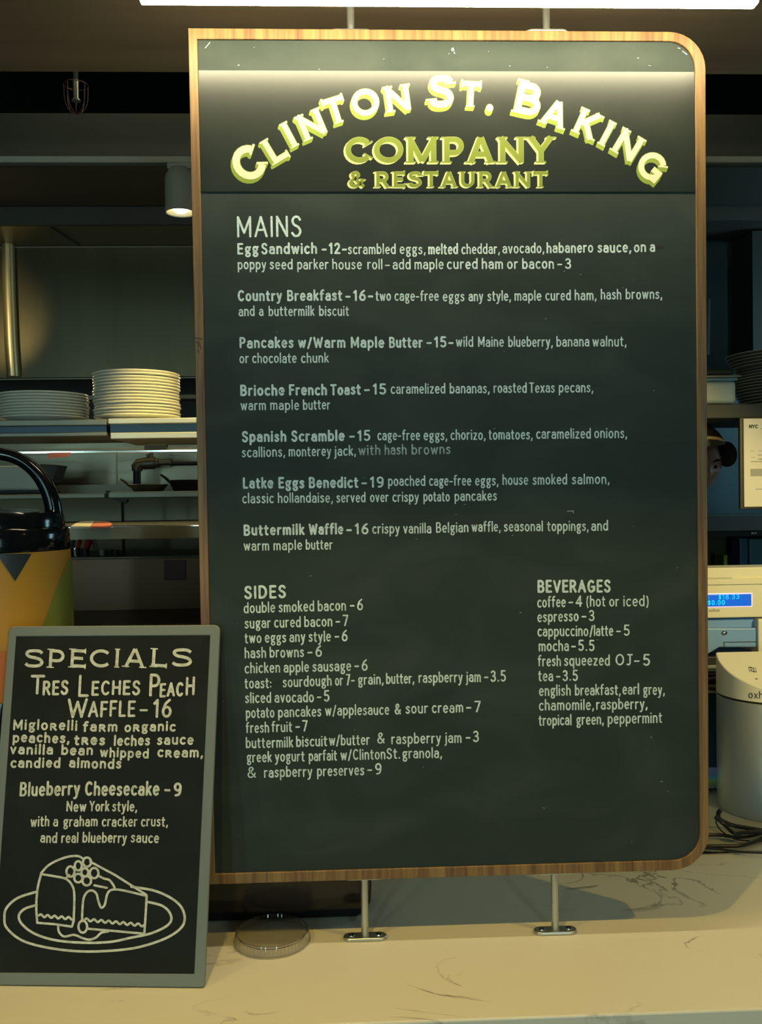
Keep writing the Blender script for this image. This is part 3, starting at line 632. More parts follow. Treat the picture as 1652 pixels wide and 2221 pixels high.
# chalk lettering on the board
R_, Bd = 2.9, 4.3
def X3(x): return x
LINES = [  # text, x0, base0, x1, base1, x-height px, stroke px
 ('MAINS', 512.8, 513, 655, 511.5, 28.6, 5.0, 0),
 ('Egg', 514, 549.7, 561, 549.5, 14.3, Bd, 0), ('Sandwich', 566, 549.7, 688, 549, 14.3, Bd, 0), ('- 12-', 697, 549.5, 752.6, 549, 14.3, Bd, 0),
 ('scrambled', 754, 550, 858.5, 550, 13.8, R_, 0), ('eggs,', 866, 550, 923, 550, 13.8, R_, 0), ('melted', 928, 550.5, 993.5, 550, 14, 3.5, 0),
 ('cheddar,', 1000, 550, 1084, 549.5, 13.8, R_, 0), ('avocado,', 1089, 548.5, 1180.5, 548, 13.8, R_, 0), ('habanero', 1184.5, 547.5, 1286.5, 546.5, 13.8, 3.4, 0),
 ('sauce,', 1295, 546.5, 1369, 546, 13.8, 3.8, 0), ('on a', 1374, 545.5, 1420.6, 545, 13.8, 3.4, 0),
 ('poppy', 515, 583, 577.5, 583, 13.8, R_, 0), ('seed', 584.5, 583, 635, 583, 13.8, R_, 0), ('parker', 644, 583, 712.5, 583, 13.8, R_, 0),
 ('house', 720, 583, 785, 583, 13.8, R_, 0), ('roll', 796, 583, 829.6, 583, 13.8, R_, 0), ('-', 834, 583, 846, 583, 13.8, R_, 0), ('add maple', 851, 583, 962, 582.5, 13.8, R_, 0),
 ('cured ham or', 968.5, 582.5, 1123.5, 582, 14, 3.3, 0), ('bacon', 1131.5, 582, 1201.5, 581.5, 14, 3.4, 0), ('- 3', 1207.5, 581.5, 1239, 581.5, 14, 3.6, 0),
 ('Country', 515, 651.5, 612, 651, 14, Bd, 0), ('Breakfast', 622, 651, 742.5, 650.5, 14, Bd, 0), ('- 16-', 748, 651, 809.6, 650.5, 14, Bd, 0),
 ('two', 814, 651.5, 848, 651.5, 13.8, R_, 0), ('cage-free', 855, 651.5, 951.5, 651.5, 13.8, R_, 0), ('eggs', 959.5, 652.5, 1007.4, 652.5, 13.8, R_, 0),
 ('any', 1015.5, 652, 1048, 652, 13.8, R_, 0), ('style,', 1056.5, 651.7, 1108, 651.5, 13.8, R_, 0), ('maple', 1115, 651, 1174, 651, 13.8, R_, 0), ('cured', 1182, 650.5, 1238, 650.3, 13.8, R_, 0),
 ('ham,', 1245.5, 650, 1293.6, 650, 13.8, R_, 0), ('hash', 1302, 648.5, 1347.5, 648.2, 13.8, R_, 0), ('browns,', 1356, 648, 1436, 647.5, 13.8, R_, 0),
 ('and', 517, 684.5, 552.5, 684.3, 13.4, R_, 0), ('a', 561.5, 684.3, 571.5, 684.3, 13.4, R_, 0), ('buttermilk', 582, 684.5, 682, 684, 13.4, R_, 0), ('biscuit', 691.5, 684, 757, 683.6, 13.4, R_, 0),
 ('Pancakes', 518.7, 753.5, 637, 753, 14, Bd, 0), ('w/Warm', 646, 753, 749.5, 752.8, 14, Bd, 0), ('Maple', 760, 752.8, 833.5, 752.5, 14, Bd, 0), ('Butter', 843, 752.5, 917, 752.3, 14, Bd, 0),
 ('- 15-', 924, 752, 984, 752, 14, Bd, 0), ('wild', 988, 751, 1026.5, 751, 13.8, R_, 0), ('Maine', 1036, 751, 1092.7, 751, 13.8, R_, 0), ('blueberry,', 1101.5, 751, 1198.8, 751, 13.8, R_, 0),
 ('banana', 1205.8, 750.5, 1278, 750.4, 13.8, R_, 0), ('walnut,', 1284, 750.5, 1358.5, 750, 13.8, R_, 0),
 ('or', 518.7, 786.5, 540, 786.5, 13.4, R_, 0), ('chocolate', 546.5, 786.5, 643.5, 786, 13.4, R_, 0), ('chunk', 652.5, 786, 713, 785.5, 13.4, R_, 0),
 ('Brioche', 520.4, 857, 617.5, 856, 14, 4.6, 0), ('French', 626, 856, 709.5, 855.5, 14, 4.6, 0), ('Toast', 716, 855.5, 782.7, 854, 14, 4.6, 0), ('- 15', 788.9, 854, 838, 853.5, 14, 4.2, 0),
 ('caramelized', 846.8, 853.4, 966, 852.5, 13.8, R_, 0), ('bananas,', 974.5, 852.5, 1061.8, 851.5, 13.8, R_, 0), ('roasted', 1069.6, 851, 1142.5, 850.7, 13.8, R_, 0),
 ('Texas', 1147, 850.7, 1203, 850.5, 13.8, R_, 0), ('pecans,', 1211, 850.3, 1286.5, 850, 13.8, R_, 0),
 ('warm', 521.4, 888.6, 577, 888.3, 13.4, R_, 0), ('maple', 585.5, 888, 649, 887.7, 13.4, R_, 0), ('butter', 656.5, 887.5, 716.4, 887, 13.4, R_, 0),
 ('Spanish', 524, 957.6, 621.5, 956, 14, 4.6, 0), ('Scramble', 631, 956, 747.5, 954.9, 14, 4.6, 0), ('- 15', 756.8, 955, 803.7, 954.5, 14, 4.2, 0),
 ('cage-free', 818, 953.8, 911, 953.6, 13.8, R_, 0), ('eggs,', 918, 953.6, 970, 953.5, 13.8, R_, 0), ('chorizo,', 976.5, 953, 1053, 953, 13.8, R_, 0), ('tomatoes,', 1059, 952.3, 1155, 952, 13.8, R_, 0),
 ('caramelized', 1162, 950.5, 1281.5, 950, 13.8, R_, 0), ('onions,', 1288, 949.5, 1360, 948.8, 13.8, R_, 0),
 ('scallions,', 524, 990.6, 618.5, 989.5, 13.6, R_, 0), ('monterey', 625.5, 989, 718.5, 988, 13.6, R_, 0), ('jack,', 724, 988, 772, 987, 13.6, R_, 0), ('with', 776.8, 986, 825, 985.5, 13.6, R_, 1),
 ('hash', 833.5, 985, 882, 984.7, 13.6, R_, 1), ('browns', 892, 984.7, 977, 983.5, 13.6, R_, 1),
 ('Latke', 526, 1058, 593, 1057.5, 14, 4.6, 0), ('Eggs', 603, 1057.5, 660.5, 1057, 14, 4.6, 0), ('Benedict', 669, 1057, 777.5, 1056, 14, 4.6, 0), ('- 19', 783, 1056, 833, 1055.5, 14, 4.2, 0),
 ('poached', 841, 1052.8, 922.5, 1052.5, 13.8, R_, 0), ('cage-free', 930, 1052.5, 1022, 1052.2, 13.8, R_, 0), ('eggs,', 1029.5, 1052, 1081, 1052, 13.8, R_, 0),
 ('house', 1089, 1050.5, 1145.5, 1050.2, 13.8, R_, 0), ('smoked', 1154.5, 1050, 1230, 1049.5, 13.8, R_, 0), ('salmon,', 1239.5, 1049.3, 1321.7, 1048.5, 13.8, R_, 0),
 ('classic', 525, 1090.5, 594, 1090, 13.6, R_, 0), ('hollandaise,', 602, 1089.7, 722, 1089, 13.6, R_, 0), ('served', 729, 1088.6, 793, 1088.2, 13.6, R_, 0), ('over', 802, 1088, 843, 1087.7, 13.6, R_, 0),
 ('crispy', 850.5, 1087.5, 908.5, 1087, 13.6, R_, 0), ('potato', 917.5, 1086.5, 975.5, 1086.2, 13.6, R_, 0), ('pancakes', 985, 1085.5, 1077.6, 1084.7, 13.6, R_, 0),
 ('Buttermilk', 527.7, 1160, 660.5, 1158.5, 14, 4.6, 0), ('Waffle', 669, 1158, 744.7, 1157, 14, 4.6, 0), ('- 16', 750, 1157.5, 800, 1157, 14, 4.2, 0),
 ('crispy', 806.8, 1156.3, 867, 1156, 13.8, R_, 0), ('vanilla', 874, 1155.8, 935.5, 1155.5, 13.8, R_, 0), ('Belgian', 944.8, 1154.5, 1016, 1153, 13.8, R_, 0), ('waffle,', 1022, 1152.5, 1085.7, 1151.8, 13.8, R_, 0),
 ('seasonal', 1092, 1151.6, 1177.5, 1151, 13.8, R_, 0), ('toppings,', 1186, 1150.8, 1276.5, 1150.3, 13.8, R_, 0), ('and', 1281.5, 1150.2, 1318.8, 1149.7, 13.8, R_, 0),
 ('warm', 528, 1193.2, 584, 1192.5, 13.4, R_, 0), ('maple', 592.5, 1192.3, 655.5, 1191.5, 13.4, R_, 0), ('butter', 662.5, 1191.3, 721.6, 1190.5, 13.4, R_, 0),
 ('SIDES', 529, 1297, 621, 1295, 16.6, 5.2, 0),
 ('double smoked bacon', 528, 1329, 750.7, 1323, 14.3, 3.1, 0), ('- 6', 758, 1322.6, 788, 1322, 15, 3.5, 0),
 ('sugar cured bacon', 530, 1362, 721, 1357.5, 14.3, 3.1, 0), ('- 7', 727, 1357, 756, 1356.5, 15, 3.5, 0),
 ('two eggs any style', 530, 1394, 717.7, 1390, 14.3, 3.1, 0), ('- 6', 725, 1389.5, 754.5, 1389, 15, 3.5, 0),
 ('hash browns', 530, 1426.5, 659.5, 1424, 14.3, 3.1, 0), ('- 6', 666, 1423.5, 699, 1423, 15, 3.5, 0),
 ('chicken apple sausage', 530, 1459.5, 761.6, 1454, 14.3, 3.1, 0), ('- 6', 767.6, 1453.5, 798, 1453, 15, 3.5, 0),
 ('toast:', 530, 1492.3, 589, 1491, 14.3, 3.1, 0), ('sourdough', 612.6, 1489.6, 719.5, 1486, 14.3, 3.1, 0), ('or', 726, 1486, 744, 1485.5, 14.3, 3.1, 0), ('7-', 749.6, 1485, 769.5, 1484.7, 15, 3.4, 0),
 ('grain,', 775.8, 1484, 832, 1483, 14.3, 3.1, 0), ('butter,', 836.6, 1482.3, 898.6, 1481, 14.3, 3.1, 0), ('raspberry jam', 907, 1479.8, 1043, 1478, 14.3, 3.1, 0), ('- 3.5', 1049, 1477.5, 1097.5, 1477, 15, 3.5, 0),
 ('sliced avocado', 531, 1524, 681, 1522, 14.3, 3.1, 0), ('- 5', 686.5, 1520.5, 715, 1520, 15, 3.5, 0),
 ('potato', 532.6, 1556.5, 595.5, 1555, 14.3, 3.1, 0), ('pancakes', 602.5, 1555, 697, 1552.6, 14.3, 3.1, 0), ('w/applesauce', 704.5, 1551, 844.5, 1549, 14.3, 3.1, 0), ('&', 855, 1548.5, 870, 1548.5, 14.5, 3.3, 0),
 ('sour cream', 879, 1547, 1004.8, 1544, 14.3, 3.1, 0), ('- 7', 1010, 1543.5, 1043, 1543, 15, 3.5, 0),
 ('fresh', 532.6, 1589, 584, 1588, 14.3, 3.1, 0), ('fruit', 588.5, 1587, 634, 1586, 14.3, 3.1, 0), ('- 7', 640, 1585.5, 667.8, 1585, 15, 3.5, 0),
 ('buttermilk', 532.6, 1621.7, 636, 1619.5, 14.3, 3.1, 0), ('biscuit', 641.5, 1619, 710, 1617, 14.3, 3.4, 0), ('w/butter', 713, 1616, 802, 1614.5, 14.3, 3.1, 0), ('&', 817, 1612, 835, 1611.5, 15, 3.3, 0),
 ('raspberry jam', 848, 1613, 1001, 1609.7, 14.3, 3.1, 0), ('- 3', 1009, 1608.5, 1039, 1608, 15, 3.5, 0),
 ('greek yogurt', 534.5, 1652.5, 661, 1650, 14.3, 3.1, 0), ('parfait', 669, 1650, 731, 1648, 14.3, 3.1, 0), ('w/Clinton', 738, 1647.5, 836, 1645.5, 14.3, 3.1, 0), ('St.', 837.5, 1645, 868, 1644.5, 14.3, 3.4, 0),
 ('granola,', 872, 1644.3, 958.6, 1642.7, 14.3, 3.1, 0),
 ('&', 535.6, 1686, 556, 1685.5, 15, 3.3, 0), ('raspberry', 572, 1685.5, 677.5, 1683, 14.3, 3.1, 0), ('preserves', 687, 1682.5, 790, 1680, 14.3, 3.1, 0), ('- 9', 795.7, 1679, 828, 1678.5, 15, 3.5, 0),
 ('BEVERAGES', 1164.5, 1283.7, 1324.7, 1283, 16.2, 5.0, 0),
 ('coffee', 1164.5, 1316.8, 1226.8, 1315.5, 14.6, 3.1, 0), ('- 4', 1231.9, 1315, 1263, 1314.5, 14.6, 3.5, 0), ('(hot', 1270.5, 1314.5, 1313, 1314, 14.6, 2.9, 0), ('or', 1320.5, 1314, 1342.5, 1314, 14.2, 2.9, 0), ('iced)', 1351, 1314, 1407, 1314, 14.6, 2.9, 0),
 ('espresso', 1164.5, 1348.6, 1254.8, 1346, 14.6, 3.1, 0), ('- 3', 1260.6, 1345.8, 1289.6, 1345.5, 14.6, 3.5, 0),
 ('cappuccino', 1165, 1379.3, 1276, 1378.5, 14.6, 3.1, 0), ('/latte', 1278, 1378.5, 1329.8, 1378, 14.6, 3.1, 0), ('- 5', 1335, 1377.6, 1366, 1377.5, 14.6, 3.5, 0),
 ('mocha', 1167.5, 1411.6, 1233.7, 1411, 14.6, 3.1, 0), ('- 5.5', 1238, 1410.8, 1289.6, 1410.5, 14.6, 3.5, 0),
 ('fresh', 1165.8, 1444, 1216.6, 1443.5, 14.6, 3.1, 0), ('squeezed', 1222.5, 1443, 1322.6, 1442.5, 14.6, 3.1, 0), ('OJ', 1333.6, 1442, 1370, 1441.8, 15, 3.3, 0), ('- 5', 1374, 1442.5, 1410, 1442, 15.4, 3.7, 0),
 ('tea', 1166.5, 1476.5, 1199.6, 1476, 14.6, 3.1, 0), ('- 3.5', 1205, 1475.8, 1253.5, 1475.5, 14.6, 3.5, 0),
 ('english', 1168, 1508.3, 1238, 1507.3, 14.6, 3.1, 0), ('breakfast,', 1246, 1507.2, 1346, 1506, 14.6, 3.1, 0), ('earl', 1349, 1505.3, 1386, 1505, 14.6, 3.1, 0), ('grey,', 1394, 1506, 1441.6, 1506, 14.6, 3.1, 0),
 ('chamomile,', 1168, 1540, 1288, 1538.5, 14.6, 3.1, 0), ('raspberry,', 1292, 1538, 1404, 1536.5, 14.6, 3.1, 0),
 ('tropical', 1167.5, 1572.6, 1239.5, 1571.5, 14.6, 3.1, 0), ('green,', 1249, 1571.3, 1309.4, 1570, 14.6, 3.1, 0), ('peppermint', 1317, 1569, 1436, 1566.5, 14.6, 3.1, 0),
]
for (txt, x0, y0, x1, y1, xh, sw, dim) in LINES:
    mb = MB(); lay_text(mb, txt, x0, y0, x1, y1, xh, sw, place_board, lean_board)
    mb.build('chalk_lettering', M_chalk_dim if dim else M_chalk, MBT)
# wiped smudges and stray marks
sm = MB()
for (x, y, a, b2) in ((1424, 535, 12, 2.5), (1432, 538, 8, 2), (1083, 530, 7, 1.6), (922, 541, 4, 2), (599, 1482, 8, 3), (1071, 561, 5, 2)):
    ribbon(sm, [(x-a, y+1), (x, y), (x+a, y-1)], b2, place_board, .0002)
sm.build('wiped_mark', M_smudge, MBT)['kind'] = 'stuff'
sp = MB(); random.seed(3)
for k in range(46):
    x, y = random.uniform(470, 1490), random.uniform(560, 1850)
    if k < 10: x, y = random.uniform(450, 1480), random.uniform(95, 150)
    l = random.uniform(.5, 4); a = random.uniform(-.5, .5)
    ribbon(sp, [(x, y), (x+l*cos(a), y+l*sin(a))], random.uniform(.3, .7), place_board, .0002)
for pl in ([(979, 106), (982, 104), (984, 108), (980, 110), (979, 106)], [(984, 112), (986, 116)], [(1230, 1109), (1243, 1108), (1243, 1113)], [(455, 92), (445, 104)], [(1470, 104), (1474, 105)], [(1480, 111), (1489, 118)]):
    ribbon(sp, pl, .9, place_board, .0002)
sp.build('chalk_fleck', M_chalk_dim, MBT)['kind'] = 'stuff'

# posts and flanges
def oval(cx, cy, w_, h, n=10):
    r = h/2; return [(cx+(w_/2-r)*(1 if abs(a) <= pi/2 else -1)+r*cos(a), cy+r*sin(a)) for a in [-pi/2+pi*k/n for k in range(n+1)]+[pi/2+pi*k/n for k in range(n+1)]] if 0 else \
        [(cx+w_/2-r+r*cos(-pi/2+pi*k/n), cy+r*sin(-pi/2+pi*k/n)) for k in range(n+1)]+[(cx-w_/2+r+r*cos(pi/2+pi*k/n), cy+r*sin(pi/2+pi*k/n)) for k in range(n+1)]
YP = .016
for px, pxt in ((790.5, 760), (1203, 1184)):
    for top in (0, 1):
        if top:
            x = PY(pxt, 40, YP).x; zb = PY(pxt, 66, 0).z+.001; z0, z1 = zb, ZS+.001
        else:
            x = PY(px, 1965, YP).x; z0, z1 = ZC, PY(px, 1905 if px < 1000 else 1893, 0).z-.001
        po = MB().tube([(x, YP, z0+.002), (x, YP, z1-.002)], .0068, 20).build('support_post', M_alu, MBT, smooth=True)
        zf = z0 if top else z1-.004
        MB().prism([(u, v, zf) for u, v in oval(x, YP, .078, .026)], (0, 0, .004)).build('flange', M_alu, po, bevel=.001)
        if not top:
            MB().prism([(u, v, z0) for u, v in oval(x, YP, .080, .027)], (0, 0, .0065)).build('foot_plate', M_alu, po, bevel=.0022, seg=3)
            for s in (-1, 1):
                MB().lathe([(.0, .0012), (.0022, .0012), (.0026, .0020), (.0052, .0018), (.0058, .0004), (.0058, 0)], (x+s*.025, YP, z0+.0065), 20).build('screw', M_polish, po, smooth=True)

# LED strip fixture above the board
YL = -.12; zl = PY(960, 8.5, YL).z; xl0, xl1 = PY(303, 4, YL).x, PY(1640, 4, YL).x
t = thing('led_strip_light', 'long glowing light strip hanging under the soffit above the menu board', 'light strip', ((xl0+xl1)/2, YL, ZS))
MB().box(xl0, xl1, YL-.012, YL+.012, zl, zl+.014).build('diffuser', M_led, t, bevel=.003)
MB().box(xl0-.004, xl1+.004, YL-.015, YL+.015, zl+.0145, ZS-.0005).build('channel', M_alu, t, bevel=.002)

# ================================================================== SPECIALS SIGN
sbl, sbr = PZ(-37, 2133, ZC), PZ(446, 2139, ZC)
u_ = (sbr-sbl); Wd = u_.length; u_.normalize(); nb = Vector((-u_.y, u_.x, 0)); tl = radians(12)
up_ = nb*sin(tl)+Vector((0, 0, 1))*cos(tl); nrm = u_.cross(up_)          # nrm points to the camera side
if nrm.dot(CAM-sbl) < 0: nrm = -nrm
def place_sign(x, y, l): return on_plane(x, y, sbl+nrm*(l+.008), nrm)
def sign_pt(u, v, d): return sbl+u_*u+up_*v+nrm*d
def s_uv(x, y):
    p = on_plane(x, y, sbl+nrm*.008, nrm)-sbl; return p.dot(u_), p.dot(up_)
uTL, uTR = s_uv(19, 1358), s_uv(477, 1355.5)
Hs = (uTL[1]+uTR[1])/2
SGN = thing('specials_sign', 'grey framed black specials sign with a cheesecake drawing leaning on the counter', 'sign', tuple(sbl+u_*Wd/2))
co = [(0, 0), (Wd, 0), (uTR[0], Hs), (uTL[0], Hs)]
ci = [s_uv(*p) for p in ((-16, 2109), (420.5, 2112), (455, 1378.5), (35, 1381))]
def ring2(c, W_, H_, rads, n=6):
    c = [Vector((*p, 0)) for p in c]
    return [bilin(c, a/W_, b/H_) for a, b in rrect(W_, H_, rads, n)]
ro = ring2(co, Wd, Hs, (.006, .006, .011, .011)); ri = ring2(ci, Wd, Hs, (.001, .001, .001, .001))
fr = MB().prism([sign_pt(p.x, p.y, .0085) for p in ro], -nrm*.0085, inner=[sign_pt(p.x, p.y, .0085) for p in ri]).build('frame', M_frame_grey, SGN, bevel=.0022, seg=3)
MB().prism([sign_pt(p.x, p.y, .0078) for p in ring2(ci, Wd, Hs, (.001,)*4)], -nrm*.0055).build('board_panel', M_blackboard2, SGN)
# rear prop: a folding strut
pt0 = sbl+u_*Wd*.5+up_*Hs*.62-nrm*.002; pb = Vector((pt0.x, 0, ZC+.002)) + Vector((nb.x, 0, 0))*0
pb = Vector((pt0.x, pt0.y+.10, ZC+.003))
MB().tube([pt0, pb], .004, 8).build('strut', M_frame_grey, SGN)
def sgn(parts, m, name='marker_lettering'):
    mb = MB()
    for (txt, x0, y0, x1, y1, xh, sw, sty) in parts: lay_text(mb, txt, x0, y0, x1, y1, xh, sw, place_sign, lambda x, y: -.058+.02*(x-40)/400, style=sty, wob=.8)
    mb.build(name, m, SGN)
random.seed(11)
# heading in wide serif capitals
for ch, cx, cy, xs in (('S', 73.5, 1428, 1.62), ('P', 121, 1428.5, 1.42), ('E', 168.5, 1428, 1.42), ('C', 218, 1428, 1.42), ('I', 254, 1427.5, 1.0), ('A', 292, 1427, 1.42), ('L', 344, 1427, 1.45), ('S', 394, 1426, 1.75)):
    mb = MB(); ser_glyph(mb, ch, cx, cy, 3.4 if ch not in 'CS' else 1.5, 41, place_sign, .0003, 0, xs=xs, th=.165, ser=ch not in 'CS')
    mb.build('marker_letter', M_marker, SGN)
sgn([('T', 64.7, 1503.5, 96, 1503.5, 25.5, 5.8, ''), ('RES', 91, 1506, 148.5, 1505, 18.6, 5.5, '')], M_marker)
sgn([('L', 167.6, 1508.5, 193, 1508.5, 29.5, 5.8, ''), ('ECHES', 197, 1506, 304.5, 1505, 18.8, 5.5, '')], M_marker)
sgn([('P', 321.9, 1508, 347.5, 1508, 30, 5.8, ''), ('EAC', 345, 1510, 398, 1508, 18, 5.2, ''), ('H', 401, 1506, 422.7, 1504.5, 24.5, 5.6, '')], M_marker)
sgn([('W', 144.5, 1555, 189.5, 1554, 25.5, 5.8, ''), ('AFFLE', 190, 1553, 293.7, 1552, 21, 5.4, ''), ('-', 301, 1553, 321, 1553, 22, 4.8, ''), ('16', 331, 1554, 373, 1553, 24.5, 5.8, '')], M_marker)
sgn([('Miglo^elli', 27.6, 1581, 167.6, 1583, 13.2, 4.4, ''), ('fa^m', 178.9, 1585, 255, 1584.5, 13, 4.6, ''), ('o^ganic', 269, 1586, 381, 1584, 12.6, 4.4, '')], M_marker)
sgn([('peaches,', 26.7, 1608.5, 151, 1610, 13, 4.6, ''), ('t^es', 160, 1614, 228, 1614, 13, 4.8, ''), ('leches', 246, 1616, 325.4, 1615, 13.5, 4.4, ''), ('sauce', 339.7, 1613.5, 419.8, 1613, 13, 4.4, '')], M_marker)
sgn([('vanilla', 21, 1634.6, 115, 1635, 13, 4.4, ''), ('bean', 132, 1636, 201.7, 1636, 13, 4.4, ''), ('whipped', 216, 1640, 322.8, 1643, 12.5, 4.2, ''), ('c^eam,', 340.6, 1641, 440.5, 1642, 13, 4.4, '')], M_marker)
sgn([('candied', 22, 1663.4, 131, 1663.4, 13, 4.4, ''), ('almonds', 149, 1663, 263.4, 1666, 13, 4.4, '')], M_marker)
sgn([('Blueberry', 41.5, 1725, 173.5, 1723, 18.3, 5.0, ''), ('Cheesecake', 183, 1723.6, 345.6, 1723.6, 18.3, 5.0, ''), ('- 9', 355, 1724, 394, 1725.6, 17.5, 5.0, '')], M_marker)
sgn([('New', 143, 1758.9, 187, 1758.9, 13.8, 3.4, ''), ('York', 193, 1758.9, 237, 1758.9, 13.8, 3.4, ''), ('style,', 242.5, 1758.9, 297.5, 1758.5, 13.8, 3.4, '')], M_marker)
sgn([('with', 65.3, 1791.5, 107, 1791.5, 13.8, 3.3, ''), ('a', 114.5, 1791.5, 126, 1791.5, 13.8, 3.3, ''), ('graham', 136.5, 1791.5, 212, 1791.5, 13.8, 3.3, ''), ('cracker', 220, 1791.5, 298, 1791.5, 13.8, 3.3, ''), ('crust,', 305, 1791.5, 364.3, 1791, 13.8, 3.3, '')], M_marker)
sgn([('and', 86.6, 1826.5, 124, 1826.5, 13.8, 3.4, ''), ('real', 132, 1826.5, 170, 1826.5, 13.8, 3.4, ''), ('blueberry', 178, 1826.5, 275, 1826.5, 13.8, 3.4, ''), ('sauce', 283, 1826.5, 344.7, 1826.5, 13.8, 3.4, '')], M_marker)
# cake drawing
K = 3.371
def cz(pts): return [(x/K, 1820+y/K) for x, y in pts]
def wav(x0, y0, x1, y1, n, a):
    return [(x0+(x1-x0)*k/(n*10), y0+(y1-y0)*k/(n*10)-a*sin(k*pi/5)) for k in range(n*10+1)]
_S4 = S
def S(*p, n=9): return _S4(*p, n=n)
DR = [S((265, 385), (130, 430), (50, 500), (32, 570), (50, 650), (160, 740), (330, 790), (540, 818), (740, 820), (960, 800), (1120, 760), (1250, 705), (1330, 640), (1350, 570), (1320, 490), (1240, 425), (1120, 375), (960, 348)),
      S((268, 482), (180, 510), (138, 560), (160, 620), (250, 690), (400, 738), (600, 757), (800, 752), (960, 720), (1100, 690), (1210, 640), (1252, 590), (1235, 530), (1180, 485), (1085, 460)),
      S((300, 250), (350, 195), (420, 155), (500, 128), (570, 124), (610, 145)), [(660, 165), (840, 262), (1070, 408)],
      S((300, 255), (275, 360), (265, 490), (272, 612)), [(275, 612), (400, 622), (525, 640)], [(525, 640), (538, 600)],
      S((310, 257), (400, 272), (480, 290), (525, 335), (543, 410), (538, 600)),
      wav(285, 558, 540, 582, 5, 9), S((425, 640), (432, 680), (470, 712), (540, 700), (600, 722), (650, 735), (700, 720), (740, 685), (790, 675)),
      S((600, 600), (602, 520), (612, 430), (640, 385), (675, 376), (705, 400), (718, 450), (738, 500), (765, 480), (785, 400), (820, 370), (900, 375), (1070, 415)),
      [(1072, 415), (1065, 540), (1055, 690)], wav(620, 588, 1050, 630, 8, 9), [(640, 655), (840, 672), (1055, 692)],
      [(690, 338), (780, 356)], S((720, 268), (760, 288), (800, 300), (830, 340), (838, 362)), [(478, 290), (505, 262)],
      A(605, 640, 32, 44, 0, 360, 16), A(515, 237, 30, 38, 0, 360, 14), A(572, 195, 26, 34, 0, 360, 14), A(636, 168, 30, 34, 0, 360, 14), A(620, 243, 26, 30, 0, 360, 14),
      A(572, 285, 30, 32, 0, 360, 14), A(688, 248, 32, 38, 0, 360, 14), A(634, 305, 32, 34, 0, 360, 14)]
for k, l in enumerate(DR):
    mb = MB(); ribbon(mb, cz(l), 2.7 if k < 2 else 2.5, place_sign, .0003+.00002*k); mb.build('cake_drawing_line', M_marker, SGN)

# ================================================================== SMALL THINGS ON THE COUNTER
# clear cup lid lying on the counter, propped on its own dome edge
lc = PZ(590, 2040, ZC); lr = (PZ(680, 2040, ZC).x-PZ(500, 2040, ZC).x)/2*.93
t = thing('cup_lid', 'clear round plastic food lid lying on the counter beside the specials sign', 'lid', (lc.x, lc.y, ZC))
t_l = .0008
po_ = [(lr, .0002), (lr*1.004, .0035), (lr*.965, .0048), (lr*.94, .0170), (lr*.925, .0200), (lr*.90, .0200), (lr*.875, .0145), (lr*.80, .0135), (0, .0135)]
pi_ = [(0, .0135-t_l), (lr*.81, .0135-t_l), (lr*.885, .0145-t_l), (lr*.905, .0200-t_l), (lr*.92, .0200-t_l), (lr*.93, .0165), (lr*.958, .0040), (lr*.99, .0028), (lr*.985, .0002)]
MB().lathe(po_+pi_, (lc.x, lc.y, ZC+.0002), 96, close=False).build('lid_shell', M_clear, t, smooth=True, angle=40)
rb = MB()
for k in range(60):
    a = 2*pi*k/60; rb.tube([(lc.x+lr*.966*cos(a), lc.y+lr*.966*sin(a), ZC+.006), (lc.x+lr*.946*cos(a), lc.y+lr*.946*sin(a), ZC+.016)], .0006, 6)
ro_ = rb.build('grip_ribs', M_clear, t); ro_['kind'] = 'stuff'
# black bin behind the board's foot
xb0, xb1 = PY(330, 1950, .10).x, PY(806, 1950, .10).x
ybk = .10
prof = [(xb0, ZC+.001), (xb1-.03, ZC+.001), (xb1-.012, ZC+.008), (xb1-.002, ZC+.03), (xb1, ZC+.06), (xb1, ZC+.20), (xb0, ZC+.20)]
t = thing('black_bin', 'black plastic bin standing behind the lower left corner of the menu board', 'bin', ((xb0+xb1)/2, ybk+.06, ZC))
MB().prism([(x, ybk, z) for x, z in prof], (0, .11, 0)).build('bin_body', M_black, t, bevel=.006, seg=3)
MB().box(xb0-.004, xb1+.004, ybk-.004, ybk+.114, ZC+.192, ZC+.204).build('rim', M_blackm, t, bevel=.003)

# airpot / drink dispenser at the far left
YA = .175; ax = PY(-4, 1300, YA).x; Rt = PY(157, 1300, YA-.0).x-ax; Rt *= .985
def az(y): return PY(40, y, YA-Rt*.9).z
AP = thing('drink_dispenser', 'insulated drink dispenser with black handle and amber body behind the specials sign', 'dispenser', (ax, YA, ZC))
zA, zB = az(1198), az(1525)
MB().lathe([(Rt, zB), (Rt*.985, (zA+zB)/2), (Rt*.965, zA-.002)], (ax, YA, 0), 96).build('body', M_yellow, AP, smooth=True)
MB().lathe([(0, ZC), (Rt*.94, ZC), (Rt*1.0, ZC+.02), (Rt*1.015, zB-.01), (Rt*1.003, zB)], (ax, YA, 0), 96).build('base', M_black, AP, smooth=True)
zc1 = az(1148); zc0 = az(1200)
MB().lathe([(Rt*.96, zc0), (Rt*.975, zc0+.004), (Rt*.95, zc1-.004), (Rt*.93, zc1), (Rt*.5, zc1+.002), (0, zc1+.002)], (ax, YA, 0), 96).build('collar', M_black, AP, smooth=True)
zl1 = az(1112)
MB().lathe([(Rt*.90, zc1+.001), (Rt*.885, zl1-.006), (Rt*.86, zl1), (Rt*.4, zl1+.006), (0, zl1+.006)], (ax, YA, 0), 96).build('lid', M_black, AP, smooth=True)
hz = az(1128); hr = PY(118, 1128, YA).x-ax; ht = PY(-4, 984, YA).z-hz
